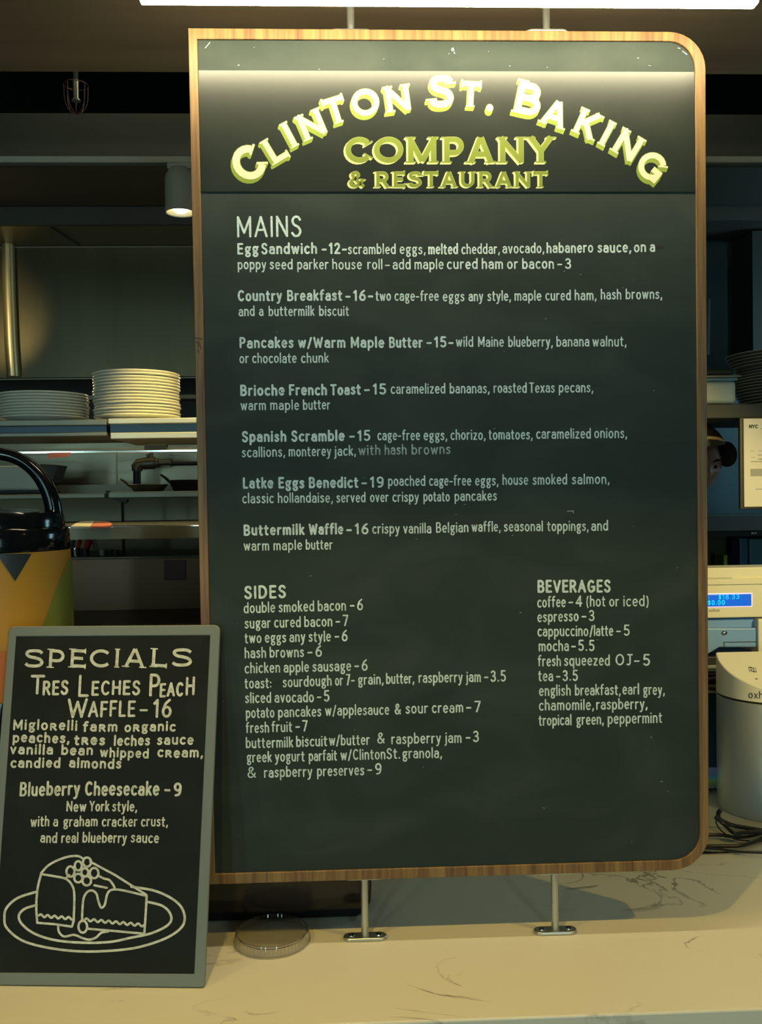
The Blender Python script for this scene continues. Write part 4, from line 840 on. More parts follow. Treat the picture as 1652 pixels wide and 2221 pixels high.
MB().tube([(ax+hr*cos(pi*k/30), YA-.0, hz+ht*sin(pi*k/30)) for k in range(31)], [.0125+.004*abs(cos(pi*k/30))**3 for k in range(31)], 16).build('handle', M_black, AP, smooth=True)
for s in (1, -1): MB().ellipsoid((ax+s*hr, YA, hz-.006), (.016, .024, .032), 20, 12).build('handle_pivot', M_black, AP, smooth=True)
MB().tube([(ax, YA-.03, zl1+.004), (ax, YA-.03, zl1+.014)], [.02, .016], 20).build('pump_button', M_black, AP, smooth=True)
def ray_cyl(x, y, rr):
    v = ray(x, y); o_ = Vector((CAM.x-ax, CAM.y-YA)); d = Vector((v.x, v.y)); a = d.dot(d); b2 = 2*o_.dot(d); c = o_.dot(o_)-rr*rr
    di = max(b2*b2-4*a*c, 0); return CAM+v*((-b2-sqrt(di))/(2*a))
def decal(name, m, y0, y1, left, right, n=24, k=10):
    """patch of print on the dispenser between picture rows y0..y1 and the columns left(y)..right(y)"""
    mb = MB()
    for i in range(n+1):
        y = y0+(y1-y0)*i/n; a, b2 = left(y), right(y)
        for j in range(k+1):
            p = ray_cyl(a+(b2-a)*j/k, y, Rt*.99)
            c2 = Vector((p.x-ax, p.y-YA)).normalized(); f_ = min(1, max(0, (p.z-zB)/(zA-zB))); rr = Rt*(1-.035*f_)+.0012
            mb.v.append((ax+c2.x*rr, YA+c2.y*rr, p.z))
    for i in range(n):
        for j in range(k): q = i*(k+1)+j; mb.face((q, q+1, q+k+2, q+k+1))
    mb.build(name, m, AP, smooth=True)
decal('dark_triangle_print', M_slateprint, 1201, 1260, lambda y: 33-(1260-y)*.68, lambda y: 33.5+(1260-y)*.62)
decal('olive_print', M_olive, 1212, 1500, lambda y: 150-(y-1212)*.40, lambda y: 160.5)
decal('orange_print', M_orange, 1412, 1523, lambda y: -60, lambda y: 14+(y-1412)*.02)

# ================================================================== TILL SIDE (right)
YT = .82
def hbox(name, m, px, Y, dep, parent, **k):
    return MB().box(*boxpx(*px, Y, dep, k.pop('xr', 1590))).build(name, m, parent, **k)
TB = boxpx(1440, 1232, 1830, 1345, YT, .05, 1590)
T1 = thing('till_display', 'cream till customer display with blue lit screen beside the menu board', 'till display', ((TB[0]+TB[1])/2, YT+.04, PY(1590, 1432, YT).z))
hbox('display_housing', M_white, (1440, 1262, 1830, 1340), YT, .06, T1, bevel=.004, seg=3)
hbox('top_cover', M_white, (1440, 1231, 1830, 1261), YT+.012, .09, T1, bevel=.003)
hbox('cover_seam', M_grille, (1440, 1252.5, 1588, 1254), YT+.010, .003, T1)
hbox('cover_lip', M_white, (1440, 1257, 1830, 1268), YT-.006, .02, T1, bevel=.002)
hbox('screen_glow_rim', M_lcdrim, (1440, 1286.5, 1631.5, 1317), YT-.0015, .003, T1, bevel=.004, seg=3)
hbox('screen', M_lcd, (1440, 1288.5, 1629.5, 1315), YT-.0025, .003, T1, bevel=.003, seg=3)
def place_lcd(x, y, l): return PY(x, y, YT-.0026-l)
for q in ((':', 1535.5, 1299.5, 1538.5, 1299.5, 6.2, 1.5), ('$', 1557.5, 1299.5, 1564, 1299.3, 6.2, 1.6), ('18.33', 1566.5, 1299.3, 1603, 1298.5, 6.2, 1.2), ('$0.00', 1534, 1311.8, 1572, 1311, 6.2, 1.7)):
    mb = MB(); lay_text(mb, *q, place_lcd, lift=.0004, wob=0); mb.build('screen_lettering', M_lcdtext, T1)
mb = MB(); lay_text(mb, 'oxhoo', 1537, 1327, 1560, 1326.3, 4.2, .9, lambda x, y, l: PY(x, y, YT-l), wob=0); mb.build('printed_name', M_ink, T1)
# till body below the display
T2 = thing('till', 'pale blue grey till stand with a round screw under the display', 'till', ((TB[0]+TB[1])/2, YT+.06, PY(1590, 1424, YT).z))
hbox('neck', M_tillblue, (1440, 1341, 1646, 1362), YT+.02, .06, T2, bevel=.003)
p_ = [PY(x, y, YT+.005) for x, y in ((1440, 1362), (1830, 1362), (1830, 1404), (1560, 1404), (1533, 1420), (1440, 1422))]
MB().prism(p_, (0, .10, 0)).build('shell', M_tillblue, T2, bevel=.004, seg=3)
c = PY(1570.5, 1373, YT+.004)
MB().ellipsoid((c.x, c.y, c.z), (.0085, .004, .0062), 20, 10).build('screw', M_polish, T2, smooth=True)
mbq = MB(); ribbon(mbq, [(1572, 1407), (1569, 1393), (1644, 1392)], .8, lambda x, y, l: PY(x, y, YT+.005-l), .0006, caps='flat'); mbq.build('seam', M_blackm, T2)
hbox('side_block', M_white, (1644, 1344, 1830, 1420), YT-.006, .12, T2, bevel=.004)
hbox('under_tray', M_blackm, (1440, 1423, 1700, 1441), YT+.03, .10, T2, bevel=.003)
# ledge and printer shelf below
o = MB().box(*boxpx(1440, 1450, 1830, 1457, YT-.02, .26, 1545)).build('shelf_plate', M_tub, loc=(0, 0, 0), bevel=.002); props(o, 'thin grey green shelf plate directly under the till', 'shelf')
zdt = boxpx(1440, 1493, 1830, 1504, YT-.03, .26, 1545)[5]; pb_ = boxpx(1440, 1459, 1830, 1490, YT+.03, .18, 1545)
o = MB().box(*pb_[:4], zdt+.0005, pb_[5]).build('printer_body', M_blackm, loc=(0, 0, 0), bevel=.005); props(o, 'black device between the two grey shelf plates under the till', 'device')
b = boxpx(1440, 1493, 1830, 1504, YT-.03, .26, 1545)
o = MB().box(*b).build('drawer_top', M_tub, loc=(0, 0, 0), bevel=.002); props(o, 'grey green plate on top of the dark blue cash drawer', 'plate')
zb_ = ZC-.004
bb = boxpx(1440, 1506, 1830, 1718, YT-.02, .26, 1545)
CD = thing('cash_drawer', 'dark blue steel cash drawer with a rainbow foil strip beside the menu board', 'cash drawer', ((bb[0]+bb[1])/2, YT+.13, zb_))
hbox('drawer_case', M_box_blue, (1440, 1506, 1830, 1664), YT-.02, .26, CD, xr=1545, bevel=.003)
# foil strip: iridescent film, its rainbow sheen put into the colour as bands
fo = bpy.data.materials.new('rainbow_foil'); fo.use_nodes = True; nt = fo.node_tree; bs = nt.nodes['Principled BSDF']
g = nt.nodes.new('ShaderNodeNewGeometry'); sx_ = nt.nodes.new('ShaderNodeSeparateXYZ'); mr = nt.nodes.new('ShaderNodeMapRange'); cr = nt.nodes.new('ShaderNodeValToRGB')
zf0, zf1 = PY(1548, 1718, YT-.02).z, PY(1548, 1666, YT-.02).z
mr.inputs[1].default_value = zf0; mr.inputs[2].default_value = zf1
nt.links.new(g.outputs['Position'], sx_.inputs[0]); nt.links.new(sx_.outputs[2], mr.inputs[0]); nt.links.new(mr.outputs[0], cr.inputs[0]); nt.links.new(cr.outputs[0], bs.inputs['Base Color'])
el = cr.color_ramp.elements; el[0].position = 0; el[0].color = (.42, .46, .40, 1); el[1].position = 1; el[1].color = (.45, .50, .98, 1)
for p, c_ in ((.28, (.40, .45, .36, 1)), (.42, (.45, .70, .18, 1)), (.52, (.4, .8, .4, 1)), (.6, (.15, .85, .98, 1)), (.75, (.30, .48, .96, 1))): e_ = el.new(p); e_.color = c_
bs.inputs['Metallic'].default_value = 0; bs.inputs['Roughness'].default_value = .2
hbox('foil_strip', fo, (1440, 1665, 1830, 1710), YT-.022, .24, CD, xr=1545, bevel=.001)
MB().box(bb[0]+.02, bb[1]-.02, YT+.02, YT+.2, zb_+.0005, PY(1545, 1710, YT-.02).z).build('drawer_foot', M_rail, CD)

# card reader: pillar with a slanted cream top
YR = .66
rc = PY(1667, 1600, YR); RR = (rc.x-PY(1561, 1600, YR).x)*.995
CR = thing('card_reader', 'silver pillar with cream slanted top and contactless mark on the counter', 'card reader', (rc.x, YR, ZC-.004))
zr_b = PY(1620, 1800, YR-RR).z; zj = PY(1600, 1527, YR-RR*.75).z
MB().lathe([(0, ZC-.003), (RR*1.0, ZC-.003), (RR, zj-.002), (RR*.97, zj)], (rc.x, YR, 0), 96).build('pillar', M_pillar, CR, smooth=True)
MB().lathe([(RR*.97, zj-.001), (RR*.985, zj), (RR*.985, zj+.005)], (rc.x, YR, 0), 96).build('seam_ring', M_bronze, CR, smooth=True)
# slanted drum: top plane rises to the back
SLT = .42
def ztop(x, y): return PY(1600, 1435, YR).z + (y-YR)*SLT
mb = MB(); n = 96; i0 = 0
CUT = YR+.35*RR
for k in range(n):
    a = 2*pi*k/n; x, y = rc.x+RR*cos(a), min(YR+RR*sin(a), CUT); mb.v.append((x, y, zj+.005))
for k in range(n):
    a = 2*pi*k/n; x, y = rc.x+RR*cos(a), min(YR+RR*sin(a), CUT); mb.v.append((x, y, max(zj+.006, ztop(x, y))))
for k in range(n): mb.face((k, (k+1) % n, n+(k+1) % n, n+k))
mb.face(list(range(n, 2*n)))
mb.build('reader_top', M_white, CR, smooth=True, bevel=.004, seg=3)
def place_top(x, y, l):
    n_ = Vector((0, -SLT, 1)).normalized(); p0 = Vector((rc.x, YR, ztop(rc.x, YR))); return on_plane(x, y, p0+n_*l, n_)
mb = MB()
for q, hw_ in (([(1622.6, 1446.8), (1626.4, 1457.6)], .55), ([(1637.2, 1446.6), (1640.4, 1457.2)], .55), ([(1622.4, 1446.8), (1627.5, 1446.7), (1631, 1448.2), (1635.5, 1453.6)], .6), ([(1640.2, 1457.4), (1635, 1457.5), (1631.5, 1456), (1627.5, 1450.6)], .6),
        ([(1627.2, 1449.6), (1629.6, 1456.6)], .5), ([(1633.2, 1447.4), (1635.8, 1454.4)], .5), ([(1625.4, 1447.4), (1630.5, 1449.2)], .8), ([(1632.5, 1455.3), (1637.6, 1456.8)], .8)):
    ribbon(mb, q, hw_, place_top, .0004, caps='flat')
mb.build('contactless_mark', M_ink, CR)
mb = MB(); ribbon(mb, [(1638, 1472.5), (1642, 1472.3)], .9, place_top, .0006); mb.build('sensor_dot', M_ink, CR)
def place_drum(x, y, l):
    v = ray(x, y); o_ = Vector((CAM.x-rc.x, CAM.y-YR)); d = Vector((v.x, v.y)); a = d.dot(d); b2 = 2*o_.dot(d); c = o_.dot(o_)-(RR+l)**2
    return CAM+v*((-b2-sqrt(max(b2*b2-4*a*c, 0)))/(2*a))
mb = MB(); lay_text(mb, 'oxhoo', 1622.5, 1513.3, 1679, 1516.5, 10, 1.9, place_drum, lift=.0006, wob=0); mb.build('printed_name', M_ink, CR)

# cables
def cable(lbl, pts, r, Yz, m=M_cable):
    P = [PZ(x, y, ZC+z) for x, y, z in pts] if Yz is None else [PY(x, y, Y) for x, y, Y in pts]
    f = []
    for d in (0,): pass
    q = [P[0]]+P+[P[-1]]
    for i in range(1, len(q)-2):
        for k in range(6):
            t_ = k/6; a, b2, c, e = q[i-1], q[i], q[i+1], q[i+2]
            f.append(.5*(2*b2+(c-a)*t_+(2*a-5*b2+4*c-e)*t_*t_+(3*b2-a-3*c+e)*t_**3))
    f.append(P[-1]); o = MB().tube(f, r, 10).build('cable', m, loc=P[0], smooth=True); props(o, lbl, 'cable', None); return o
h = .006
cable('upper of the two straight black cables running right from behind the menu board', [(1420, 1812, h), (1500, 1812, h), (1560, 1811, h), (1600, 1816, h), (1640, 1810, h), (1700, 1790, h)], .0042, None)
cable('lower straight black cable curving up along the counter rear edge', [(1420, 1838, h), (1500, 1836, h), (1560, 1835.5, h), (1604, 1834, h), (1632, 1826, h), (1665, 1814, h), (1700, 1806, h)], .0045, None)
cable('thin black cable lying lowest across the counter rear edge', [(1430, 1838, h), (1540, 1840, h), (1600, 1847, .008), (1652, 1850, .008), (1720, 1851, .008)], .0026, None)
cable('black cable looping down in front of the silver pillar', [(1563, 1757, .05), (1557, 1765, .04), (1562, 1778, .02), (1588, 1790, h), (1625, 1797, h), (1680, 1806, h)], .0052, None)
cable('black cable crossing the loop in front of the silver pillar', [(1551, 1772, .044), (1572, 1790, .026), (1592, 1807, .022), (1620, 1805, .019), (1690, 1800, .022)], .0046, None)
cable('thin dark cable bowed out left of the silver pillar foot', [(1553, 1770, .028), (1553, 1786, .012), (1564, 1802, .004), (1582, 1814, .003), (1604, 1822, .003), (1670, 1826, .003)], .0016, None)
for k, (a, b2) in enumerate((((1440, 1470), (1575, 1462)), ((1440, 1480), (1580, 1476)), ((1440, 1495), (1570, 1474)), ((1440, 1478), (1575, 1492)))):
    o = cable(('upper', 'middle', 'slanting', 'drooping')[k]+' black cable bundled in front of the black device under the till', [(a[0], a[1], YT-.04-.012*k), (1500, (a[1]+b2[1])/2+3*sin(k), YT-.045-.012*k), (1545, b2[1]+2*cos(k*2), YT-.05-.012*k), (b2[0]+20, b2[1]+4*(k-1), YT-.04-.012*k)], .0055, 1)

# ================================================================== KITCHEN, LEFT
Y1 = .95
# upper pass shelf in two lengths
def pass_shelf(x0, x1, ya, yb, yc, yd, lbl, dx0=0, m=M_steel):
    xr = (x0+x1)/2
    bt = boxpx(x0, ya, x1, yb, Y1, .36, xr); bm = boxpx(x0+dx0, yb, x1, yc, Y1+.02, .30, xr); bo = boxpx(x0+dx0, yc, x1, yd, Y1, .32, xr)
    t = thing('pass_shelf', lbl, 'shelf', ((bt[0]+bt[1])/2, Y1+.18, bo[4]))
    MB().box(*bt).build('top_plate', m, t, bevel=.002); MB().box(*bm).build('web', M_box_blue, t); MB().box(*bo).build('lower_lip', m, t, bevel=.002)
    return bt
M_shelf_lit = mat('lit_steel_shelf', (.62, .60, .46), .35, .3)  # same steel as the left length, with lamplight put into its colour
M_shelf2 = mat('dull_steel_shelf', (.24, .235, .17), .4, .4)  # shaded tone for the left pass shelf length; plain dull steel elsewhere
s1 = pass_shelf(-260, 231, 911.5, 924.5, 939.5, 948, 'steel shelf in a shaded tone under the shorter plate stack, left of the shelf joint', 0, M_shelf2)
s2 = pass_shelf(234, 700, 905.2, 917, 936, 949.5, 'steel shelf in a lamp-lit tone under the taller plate stack, right of the shelf joint', 5, M_shelf_lit)
def plate_mesh(r):
    pr = [(0, .0035), (r*.50, .0035), (r*.52, 0), (r*.56, 0), (r*.60, .0045), (r*.97, .0125), (r, .0150), (r*.998, .0178), (r*.985, .0185), (r*.96, .0172), (r*.62, .0085), (0, .0075)]
    return MB().lathe(pr, (0, 0, 0), 72)
def stack(cx_px, y_px, Y, r, n, dz, group, lblf, m, name='dinner_plate', z0=None, first=None):
    c = PY(cx_px, y_px, Y); me = None
    for k in range(n):
        z = (c.z if z0 is None else z0)+k*dz
        jx, jy = random.uniform(-.0022, .0022), random.uniform(-.002, .002)
        if me is None: o = plate_mesh(r).build(name, m, smooth=True, angle=60); me = o
        else: o = me.copy(); COL.objects.link(o)
        o.location = (c.x+jx, Y+jy, z); props(o, lblf(k, n), 'plate', group)
ORD = ['bottom', 'second', 'third', 'fourth', 'fifth', 'sixth', 'seventh', 'eighth', 'ninth', 'tenth', 'eleventh', 'twelfth', 'thirteenth', 'fourteenth', 'fifteenth', 'sixteenth', 'seventeenth', 'eighteenth']
def lab(desc):
    def f(k, n): return ('top plate of '+desc) if k == n-1 else ('bottom plate of '+desc if k == 0 else ORD[k]+' plate from the bottom of '+desc)
    return f
Yp = Y1+.16
rL = (PY(191, 880, Yp).x-PY(1, 880, Yp).x)/2; rR = (PY(391, 860, Yp).x-PY(206, 860, Yp).x)/2
dzL = (PY(96, 850, Yp).z-PY(96, 908, Yp).z)/9.3; dzR = (PY(298, 804, Yp).z-PY(298, 904, Yp).z)/15.3
stack(96, 900, Yp, rL, 9, dzL, 'white plates in the shorter stack', lab('the shorter white stack at the left picture edge'), M_plate, z0=s1[5]+.0005)
stack(298, 900, Yp, rR, 15, dzR, 'white plates in the taller stack', lab('the taller white stack beside the menu board'), M_plate, z0=s2[5]+.0005)
# hood: front lip, underside, rear steel wall
def wpx(x0, y0, x1, y1, Y, dep, xr=200): return boxpx(x0, y0, x1, y1, Y, dep, xr)
zh = PY(200, 487, 1.9).z; yh = PZ(200, 531, zh).y
t = thing('range_hood', 'stainless range hood over the cooking line left of the menu board', 'range hood', (-.6, 2.0, zh))
MB().box(-2.2, .75, 1.9, yh+.02, zh, zh+.03).build('hood_underside', M_steel_dull, t)
b = wpx(-600, 418, 1000, 487, 1.88, .02); MB().box(-2.2, .75, 1.88, 1.9, b[4], b[5]).build('front_lip', M_dark2, t)
q = PZ(112, 492, zh); q2 = PZ(172, 530, zh)
MB().tube([(q.x, q.y, zh-.001), (q2.x, q2.y, zh-.001)], .006, 6).build('seam', M_dark, t)
zt2, zb2 = PY(200, 531, yh+.02).z, PY(200, 818, yh+.02).z
o = MB().box(-2.2, .75, yh+.02, yh+.03, zb2, zt2).build('splash_panel', M_steel, loc=(0, 0, 0)); props(o, 'large brushed steel wall panel behind the plate stacks', 'panel')
# ledge and wall strip just below
for k_, (yy, Yk_) in enumerate(((533.5, yh+.012), (819, yh+.012))):
    zz = PY(200, yy, Yk_).z; MB().box(-2.2, .75, Yk_, Yk_+.008, zz-.006, zz-.0015).build('edge_strip', M_shelf2, o)
o = MB().box(*wpx(-500, 857, 800, 866, 1.9, .1, 300)).build('wall_ledge', M_steel_dull, loc=(0, 0, 0)); props(o, 'narrow steel ledge seen behind the plate stacks', 'ledge')
o = MB().box(*wpx(-500, 950, 800, 1068, yh+.04, .02, 200)).build('lower_splash_panel', M_steel_wave, loc=(0, 0, 0)); props(o, 'wavy steel sheet panel behind the gas pipe', 'panel')
xs_ = PY(252, 1000, yh+.035).x; MB().box(xs_-.002, xs_+.002, yh+.034, yh+.040, PY(252, 1050, yh).z, PY(252, 982, yh).z).build('panel_seam', M_rail, o)
# thin polished rail with ticket and clip
b = wpx(-260, 976, 700, 982.5, Y1-.02, .012, 250)
t = thing('ticket_rail', 'thin polished steel ticket rail below the plate shelf', 'rail', ((b[0]+b[1])/2, Y1-.014, b[4]))
MB().box(*b).build('rail_bar', M_polish, t, bevel=.0015)
bw = boxpx(-260, 949, 700, 975, Y1+.25, .02, 250); MB().box(bw[0], bw[1], Y1-.008, Y1+.002, b[5], b[5]+.006).build('rail_back', M_steel_dull, t)
o = MB().prism([PY(x, y, Y1-.021) for x, y in ((104, 990), (107, 994.5), (150, 990), (153.5, 981.5), (106, 982))], (0, -.0006, 0)).build('order_ticket', M_redpaper, loc=(0, 0, 0)); props(o, 'coral paper ticket hanging from the thin steel rail', 'ticket')
b = wpx(313, 963.5, 362, 975, Y1-.01, .02, 338)
o = MB().box(*b).build('black_clip', M_blackm, loc=(0, 0, 0), bevel=.002); props(o, 'flat black clip on top of the thin steel rail', 'clip')
# gas pipe
t = thing('gas_pipe', 'grey iron gas pipe with valve and elbow against the steel panel', 'pipe', tuple(PY(297, 1050, 2.05)))
YG = 2.05
MB().tube([PY(297, 1052, YG), PY(297, 1018, YG)], .015, 14).build('down_pipe', M_blackm, t, smooth=True)
MB().tube([PY(297, 1022, YG), PY(297.5, 1012, YG), PY(302, 1007, YG), PY(312, 1005, YG)], [.02, .024, .024, .02], 14).build('elbow', M_steel_dull, t, smooth=True)
MB().tube([PY(311, 1005.5, YG), PY(336, 1004, YG)], .024, 16).tube([PY(336, 1004, YG), PY(344, 1003.5, YG)], .018, 16).build('valve_body', M_steel_dull, t, smooth=True)
MB().tube([PY(320, 1004, YG), PY(320, 985, YG)], .006, 10).tube([PY(328, 1004, YG), PY(328, 972, YG)], .008, 10).build('valve_stem', M_steel_dull, t, smooth=True)
MB().tube([PY(344, 1003.5, YG), PY(372, 1003, YG)], .011, 14).tube([PY(370, 1003, YG), PY(372, 1003, YG)], .018, 14).build('union', M_steel_dull, t, smooth=True)
MB().tube([PY(372, 1006, YG), PY(480, 1004, YG)], .008, 12).build('side_pipe', M_blackm, t, smooth=True)
# tub at left
YTb = 1.78
t = thing('storage_tub', 'frosted green tub behind the dispenser handle on the range shelf', 'tub', tuple(PY(60, 1068, YTb)))
q = [PY(x, y, YTb) for x, y in ((-120, 1064), (82, 1064), (86, 1010), (-120, 1010))]; MB().prism(q, (0, .2, 0)).build('tub_body', M_tub, t, bevel=.01, seg=3)
q = [PY(x, y, YTb+.02) for x, y in ((84, 1062), (112, 1046), (126, 1008), (86, 1006))]; MB().prism(q, (0, .12, 0)).build('tub_side', M_dark2, t, bevel=.004)
MB().box(*boxpx(-120, 1064, 94, 1071, YTb-.005, .2, 0)).build('dark_base', M_blackm, t)
# range shelf in two lengths
def range_shelf(x0, x1, ya, yb, yc, lbl):
    Ys = 1.62; bt = boxpx(x0, yb, x1, yc, Ys, .04, 178 if x0 < 0 else 330); t = thing('range_shelf', lbl, 'shelf', ((bt[0]+bt[1])/2, Ys, bt[4]))
    MB().box(bt[0], bt[1], Ys, 2.06, bt[5]-.006, bt[5]).build('shelf_top', M_steel_dull, t, bevel=.001)
    MB().box(bt[0], bt[1], Ys-.012, Ys, bt[4], bt[5]).build('front_lip', M_shelf2, t, bevel=.003)
    return bt
b1 = range_shelf(-300, 229, 1054, 1071, 1081, 'steel range shelf under the frosted tub at left')
b2_ = range_shelf(236, 760, 1052, 1066, 1079.5, 'steel range shelf carrying the black pans beside the menu board')
o = MB().box(*wpx(-500, 1050, 800, 1069, 2.07, .012, 300)).build('shelf_guard', M_shelf2, loc=(0, 0, 0)); props(o, 'low olive back guard behind the pans on the range shelf', 'guard')
o = MB().box(*boxpx(229, 1064, 235.5, 1081, 1.607, .04, 232)).build('shelf_joint', M_blackm, loc=(0, 0, 0), bevel=.002); props(o, 'black end cap between the two range shelf lengths', 'end cap')
# pans
for k, (cx, cy, rx, lbl) in enumerate(((405, 1052, 42, 'black frying pan with thin handle on the range shelf beside the menu board'), (318, 1058, 42, 'flat grey griddle pan lying on the range shelf'))):
    Yq = 1.72; c = PY(cx, cy, Yq); r = rx/2000*(Yq+1.66); t = thing('frying_pan', lbl, 'pan', (c.x, Yq+.03, b2_[5]))
    hgt = .040 if k == 0 else .026; cc = (c.x, Yq+.03, b2_[5])
    MB().lathe([(0, .001), (r*.72, .001), (r, hgt), (r*.98, hgt+.002), (r*.70, .005), (0, .005)], cc, 40).build('pan_body', M_blackm if k == 0 else M_steel_dull, t, smooth=True)
    MB().tube([(cc[0]-r*.95, cc[1], cc[2]+hgt-.004), (cc[0]-r*1.15, cc[1]-.01, cc[2]+hgt+.012), (cc[0]-r*1.35, cc[1]-.02, cc[2]+hgt+.022)], [.006, .005, .004], 8).build('pan_handle', M_steel_dull if k else M_blackm, t, smooth=True)
# bracket post
t = thing('shelf_bracket', 'slim dark upright bracket holding the range shelf joint', 'bracket', tuple(PY(266, 1210, 1.6)))
MB().tube([PY(265.5, 1088, 1.6), PY(268.5, 1211, 1.6)], .0052, 8).build('upright', M_blackm, t, smooth=True)
MB().prism([PY(x, y, 1.6) for x, y in ((240, 1082), (275, 1083), (275, 1088), (270, 1092), (262, 1090))], (0, .03, 0)).build('arm', M_blackm, t)
# olive wall sheet behind, lower
o = MB().box(*wpx(-500, 1069, 800, 1215, 2.1, .02, 200)).build('range_back_panel', M_steel_dull, loc=(0, 0, 0)); props(o, 'olive grey steel backsheet below the range shelf', 'panel')
# pass counter
YQ = .92; b = wpx(-260, 1142.5, 700, 1168, YQ, .004, 300); yb_ = PZ(300, 1129, b[5]).y
t = thing('pass_counter', 'steel pass counter with bright front edge beside the dispenser', 'counter', ((b[0]+b[1])/2, YQ, b[4]))
MB().box(b[0], b[1], YQ, yb_, b[5]-.012, b[5]).build('worktop', M_steel_dull, t)
MB().box(b[0], b[1], YQ-.012, YQ, b[4], b[5]+.001).build('apron', M_steel_dull, t)
MB().tube([(b[0], YQ-.009, b[5]+.001), (b[1], YQ-.009, b[5]+.001)], .0035, 10).build('rolled_edge', M_polish, t, smooth=True)
q = [PZ(x, y, b[5]+.006) for x, y in ((152, 1146), (164, 1137.5), (175, 1133.5), (196, 1133), (222, 1132.5), (236, 1134), (243, 1139), (240, 1143), (225, 1145.5), (190, 1146.5))]
t = thing('paper_tray', 'cream and coral paper food tray lying on the pass counter', 'tray', tuple(q[4]))
mb = MB(); mb.prism(q[:3]+[PZ(205, 1132.5, b[5]+.006)]+[PZ(195, 1146.3, b[5]+.006)], (0, 0, .004)); mb.build('cream_side', M_paper, t)
MB().prism([PZ(207, 1132.6, b[5]+.0055), q[5], q[6], q[7], q[8], PZ(196, 1146.3, b[5]+.0055)], (0, 0, .004)).build('coral_side', M_redpaper, t)
# utensils under the pass
YU = 1.5; ub = boxpx(-260, 1208, 700, 1216, YU-.1, .4, 250)
o = MB().box(*ub).build('range_worktop', M_steel_dull, loc=(0, 0, 0)); props(o, 'steel worktop under the utensils, seen below the pass counter', 'worktop')
for k, (x, w_, y0, m, lbl) in enumerate(((164, 20, 1189, M_polish, 'small steel container, leftmost under the pass counter'), (185, 18, 1190, M_blackm, 'black container in the middle of the utensil row'), (222, 24, 1193, M_steel_dull, 'wide steel container right of the black utensil container'), (250, 20, 1194, M_blackm, 'dark low container nearest the slim bracket'))):
    c = PY(x, 1200, YU); r = w_/2/2000*3.16; z1_ = PY(x, y0, YU-r).z
    o = MB().lathe([(0, ub[5]), (r*.9, ub[5]), (r, z1_), (r*.96, z1_), (r*.86, ub[5]+.004), (0, ub[5]+.004)], (c.x, YU, 0), 28).build('utensil_container', m, loc=(c.x, YU, ub[5]), smooth=True)
    props(o, lbl, 'container', 'containers under the pass counter')
for k, (xa, ya, xb, yb, m, lbl) in enumerate(((167, 1196, 174, 1172, M_red, 'red handled utensil leaning right in the leftmost steel container'), (184, 1197, 192, 1170, M_red, 'thick dark red utensil handle in the black container'), (209, 1195, 203, 1170, M_wire, 'slim brown utensil handle leaning left'), (158, 1196, 159, 1172, M_dark2, 'olive utensil handle standing at the dispenser edge'), (187, 1196, 197, 1174, M_wire, 'brown utensil handle crossing behind the thick red one'))):
    o = MB().tube([PY(xa, ya, YU+.01), PY(xb, yb, YU-.01+.01*k)], [.006, .009 if k == 1 else .0065], 8).build('utensil', m, loc=PY(xa, ya, YU), smooth=True); props(o, lbl, 'utensil', 'utensils under the pass counter')
# brown steel front below
bq = boxpx(-260, 1212, 700, 1322, 1.32, .02, 300)
zl_ = bq[4]; yfr = .55
o = MB().box(bq[0], .35, yfr, 1.32, zl_-.04, zl_).build('steel_ledge', M_steel, loc=(0, 0, 0), bevel=.003); props(o, 'shiny steel ledge just above the top edge of the specials sign', 'ledge')
t = thing('cooler', 'steel kitchen cooler with brown reflecting upper front behind the specials sign', 'cooler', ((bq[0]+.33)/2, .95, 0))
MB().box(bq[0], .33, yfr+.03, 1.3, 0, zl_-.041).build('cabinet_body', M_steel_dull, t)
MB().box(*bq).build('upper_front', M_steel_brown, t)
rc_ = boxpx(356, 1216, 403, 1258, 1.317, .004, 380); rdp = MB().box(*rc_).build('red_reflection', M_redreflection, t, bevel=.0015)  # blurred red reflection in the brown front, put in as a coloured patch
zt3, zb3 = PY(20, 531, yh).z, PY(20, 818, yh).z
o = MB().tube([PY(17, 531, yh), PY(20, 640, yh), PY(24, 740, yh), PY(29, 817, yh)], .026, 24).build('streak_trim', M_brass, loc=PY(29, 817, yh), smooth=True); props(o, 'rounded upright trim added for the bright streak at the left edge of the wall panel', 'trim')  # trim added to carry the bright reflected streak on the steel wall

# ================================================================== KITCHEN, RIGHT
YK = 1.15
bs_ = boxpx(1180, 876, 1950, 907, YK, .42, 1590)
o = MB().box(*bs_).build('wall_shelf', M_dark2, loc=(0, 0, 0), bevel=.003); props(o, 'charcoal shelf at right carrying the tub and dark plates', 'shelf')
t = thing('lidded_tub', 'white tub with blue rim on the charcoal shelf beside the menu board', 'tub', tuple(PY(1560, 876, YK+.05)))
hbox('tub_body', M_tub, (1430, 826, 1597, 875), YK+.03, .17, t, bevel=.012, seg=4)
hbox('blue_rim', M_tubblue, (1425, 818.5, 1600, 826), YK+.02, .19, t, bevel=.003)
hbox('lip', M_shelf2, (1420, 813.5, 1608, 818), YK+.01, .21, t, bevel=.002)
hbox('lid', M_bronze, (1430, 800, 1590, 813), YK+.05, .14, t, bevel=.004)
random.seed(5)
Yd = YK+.24; z = bs_[5]+.0005
lf = lab('the dark stoneware stack at the right picture edge')
c = PY(1735, 860, Yd); me = None; me2 = None
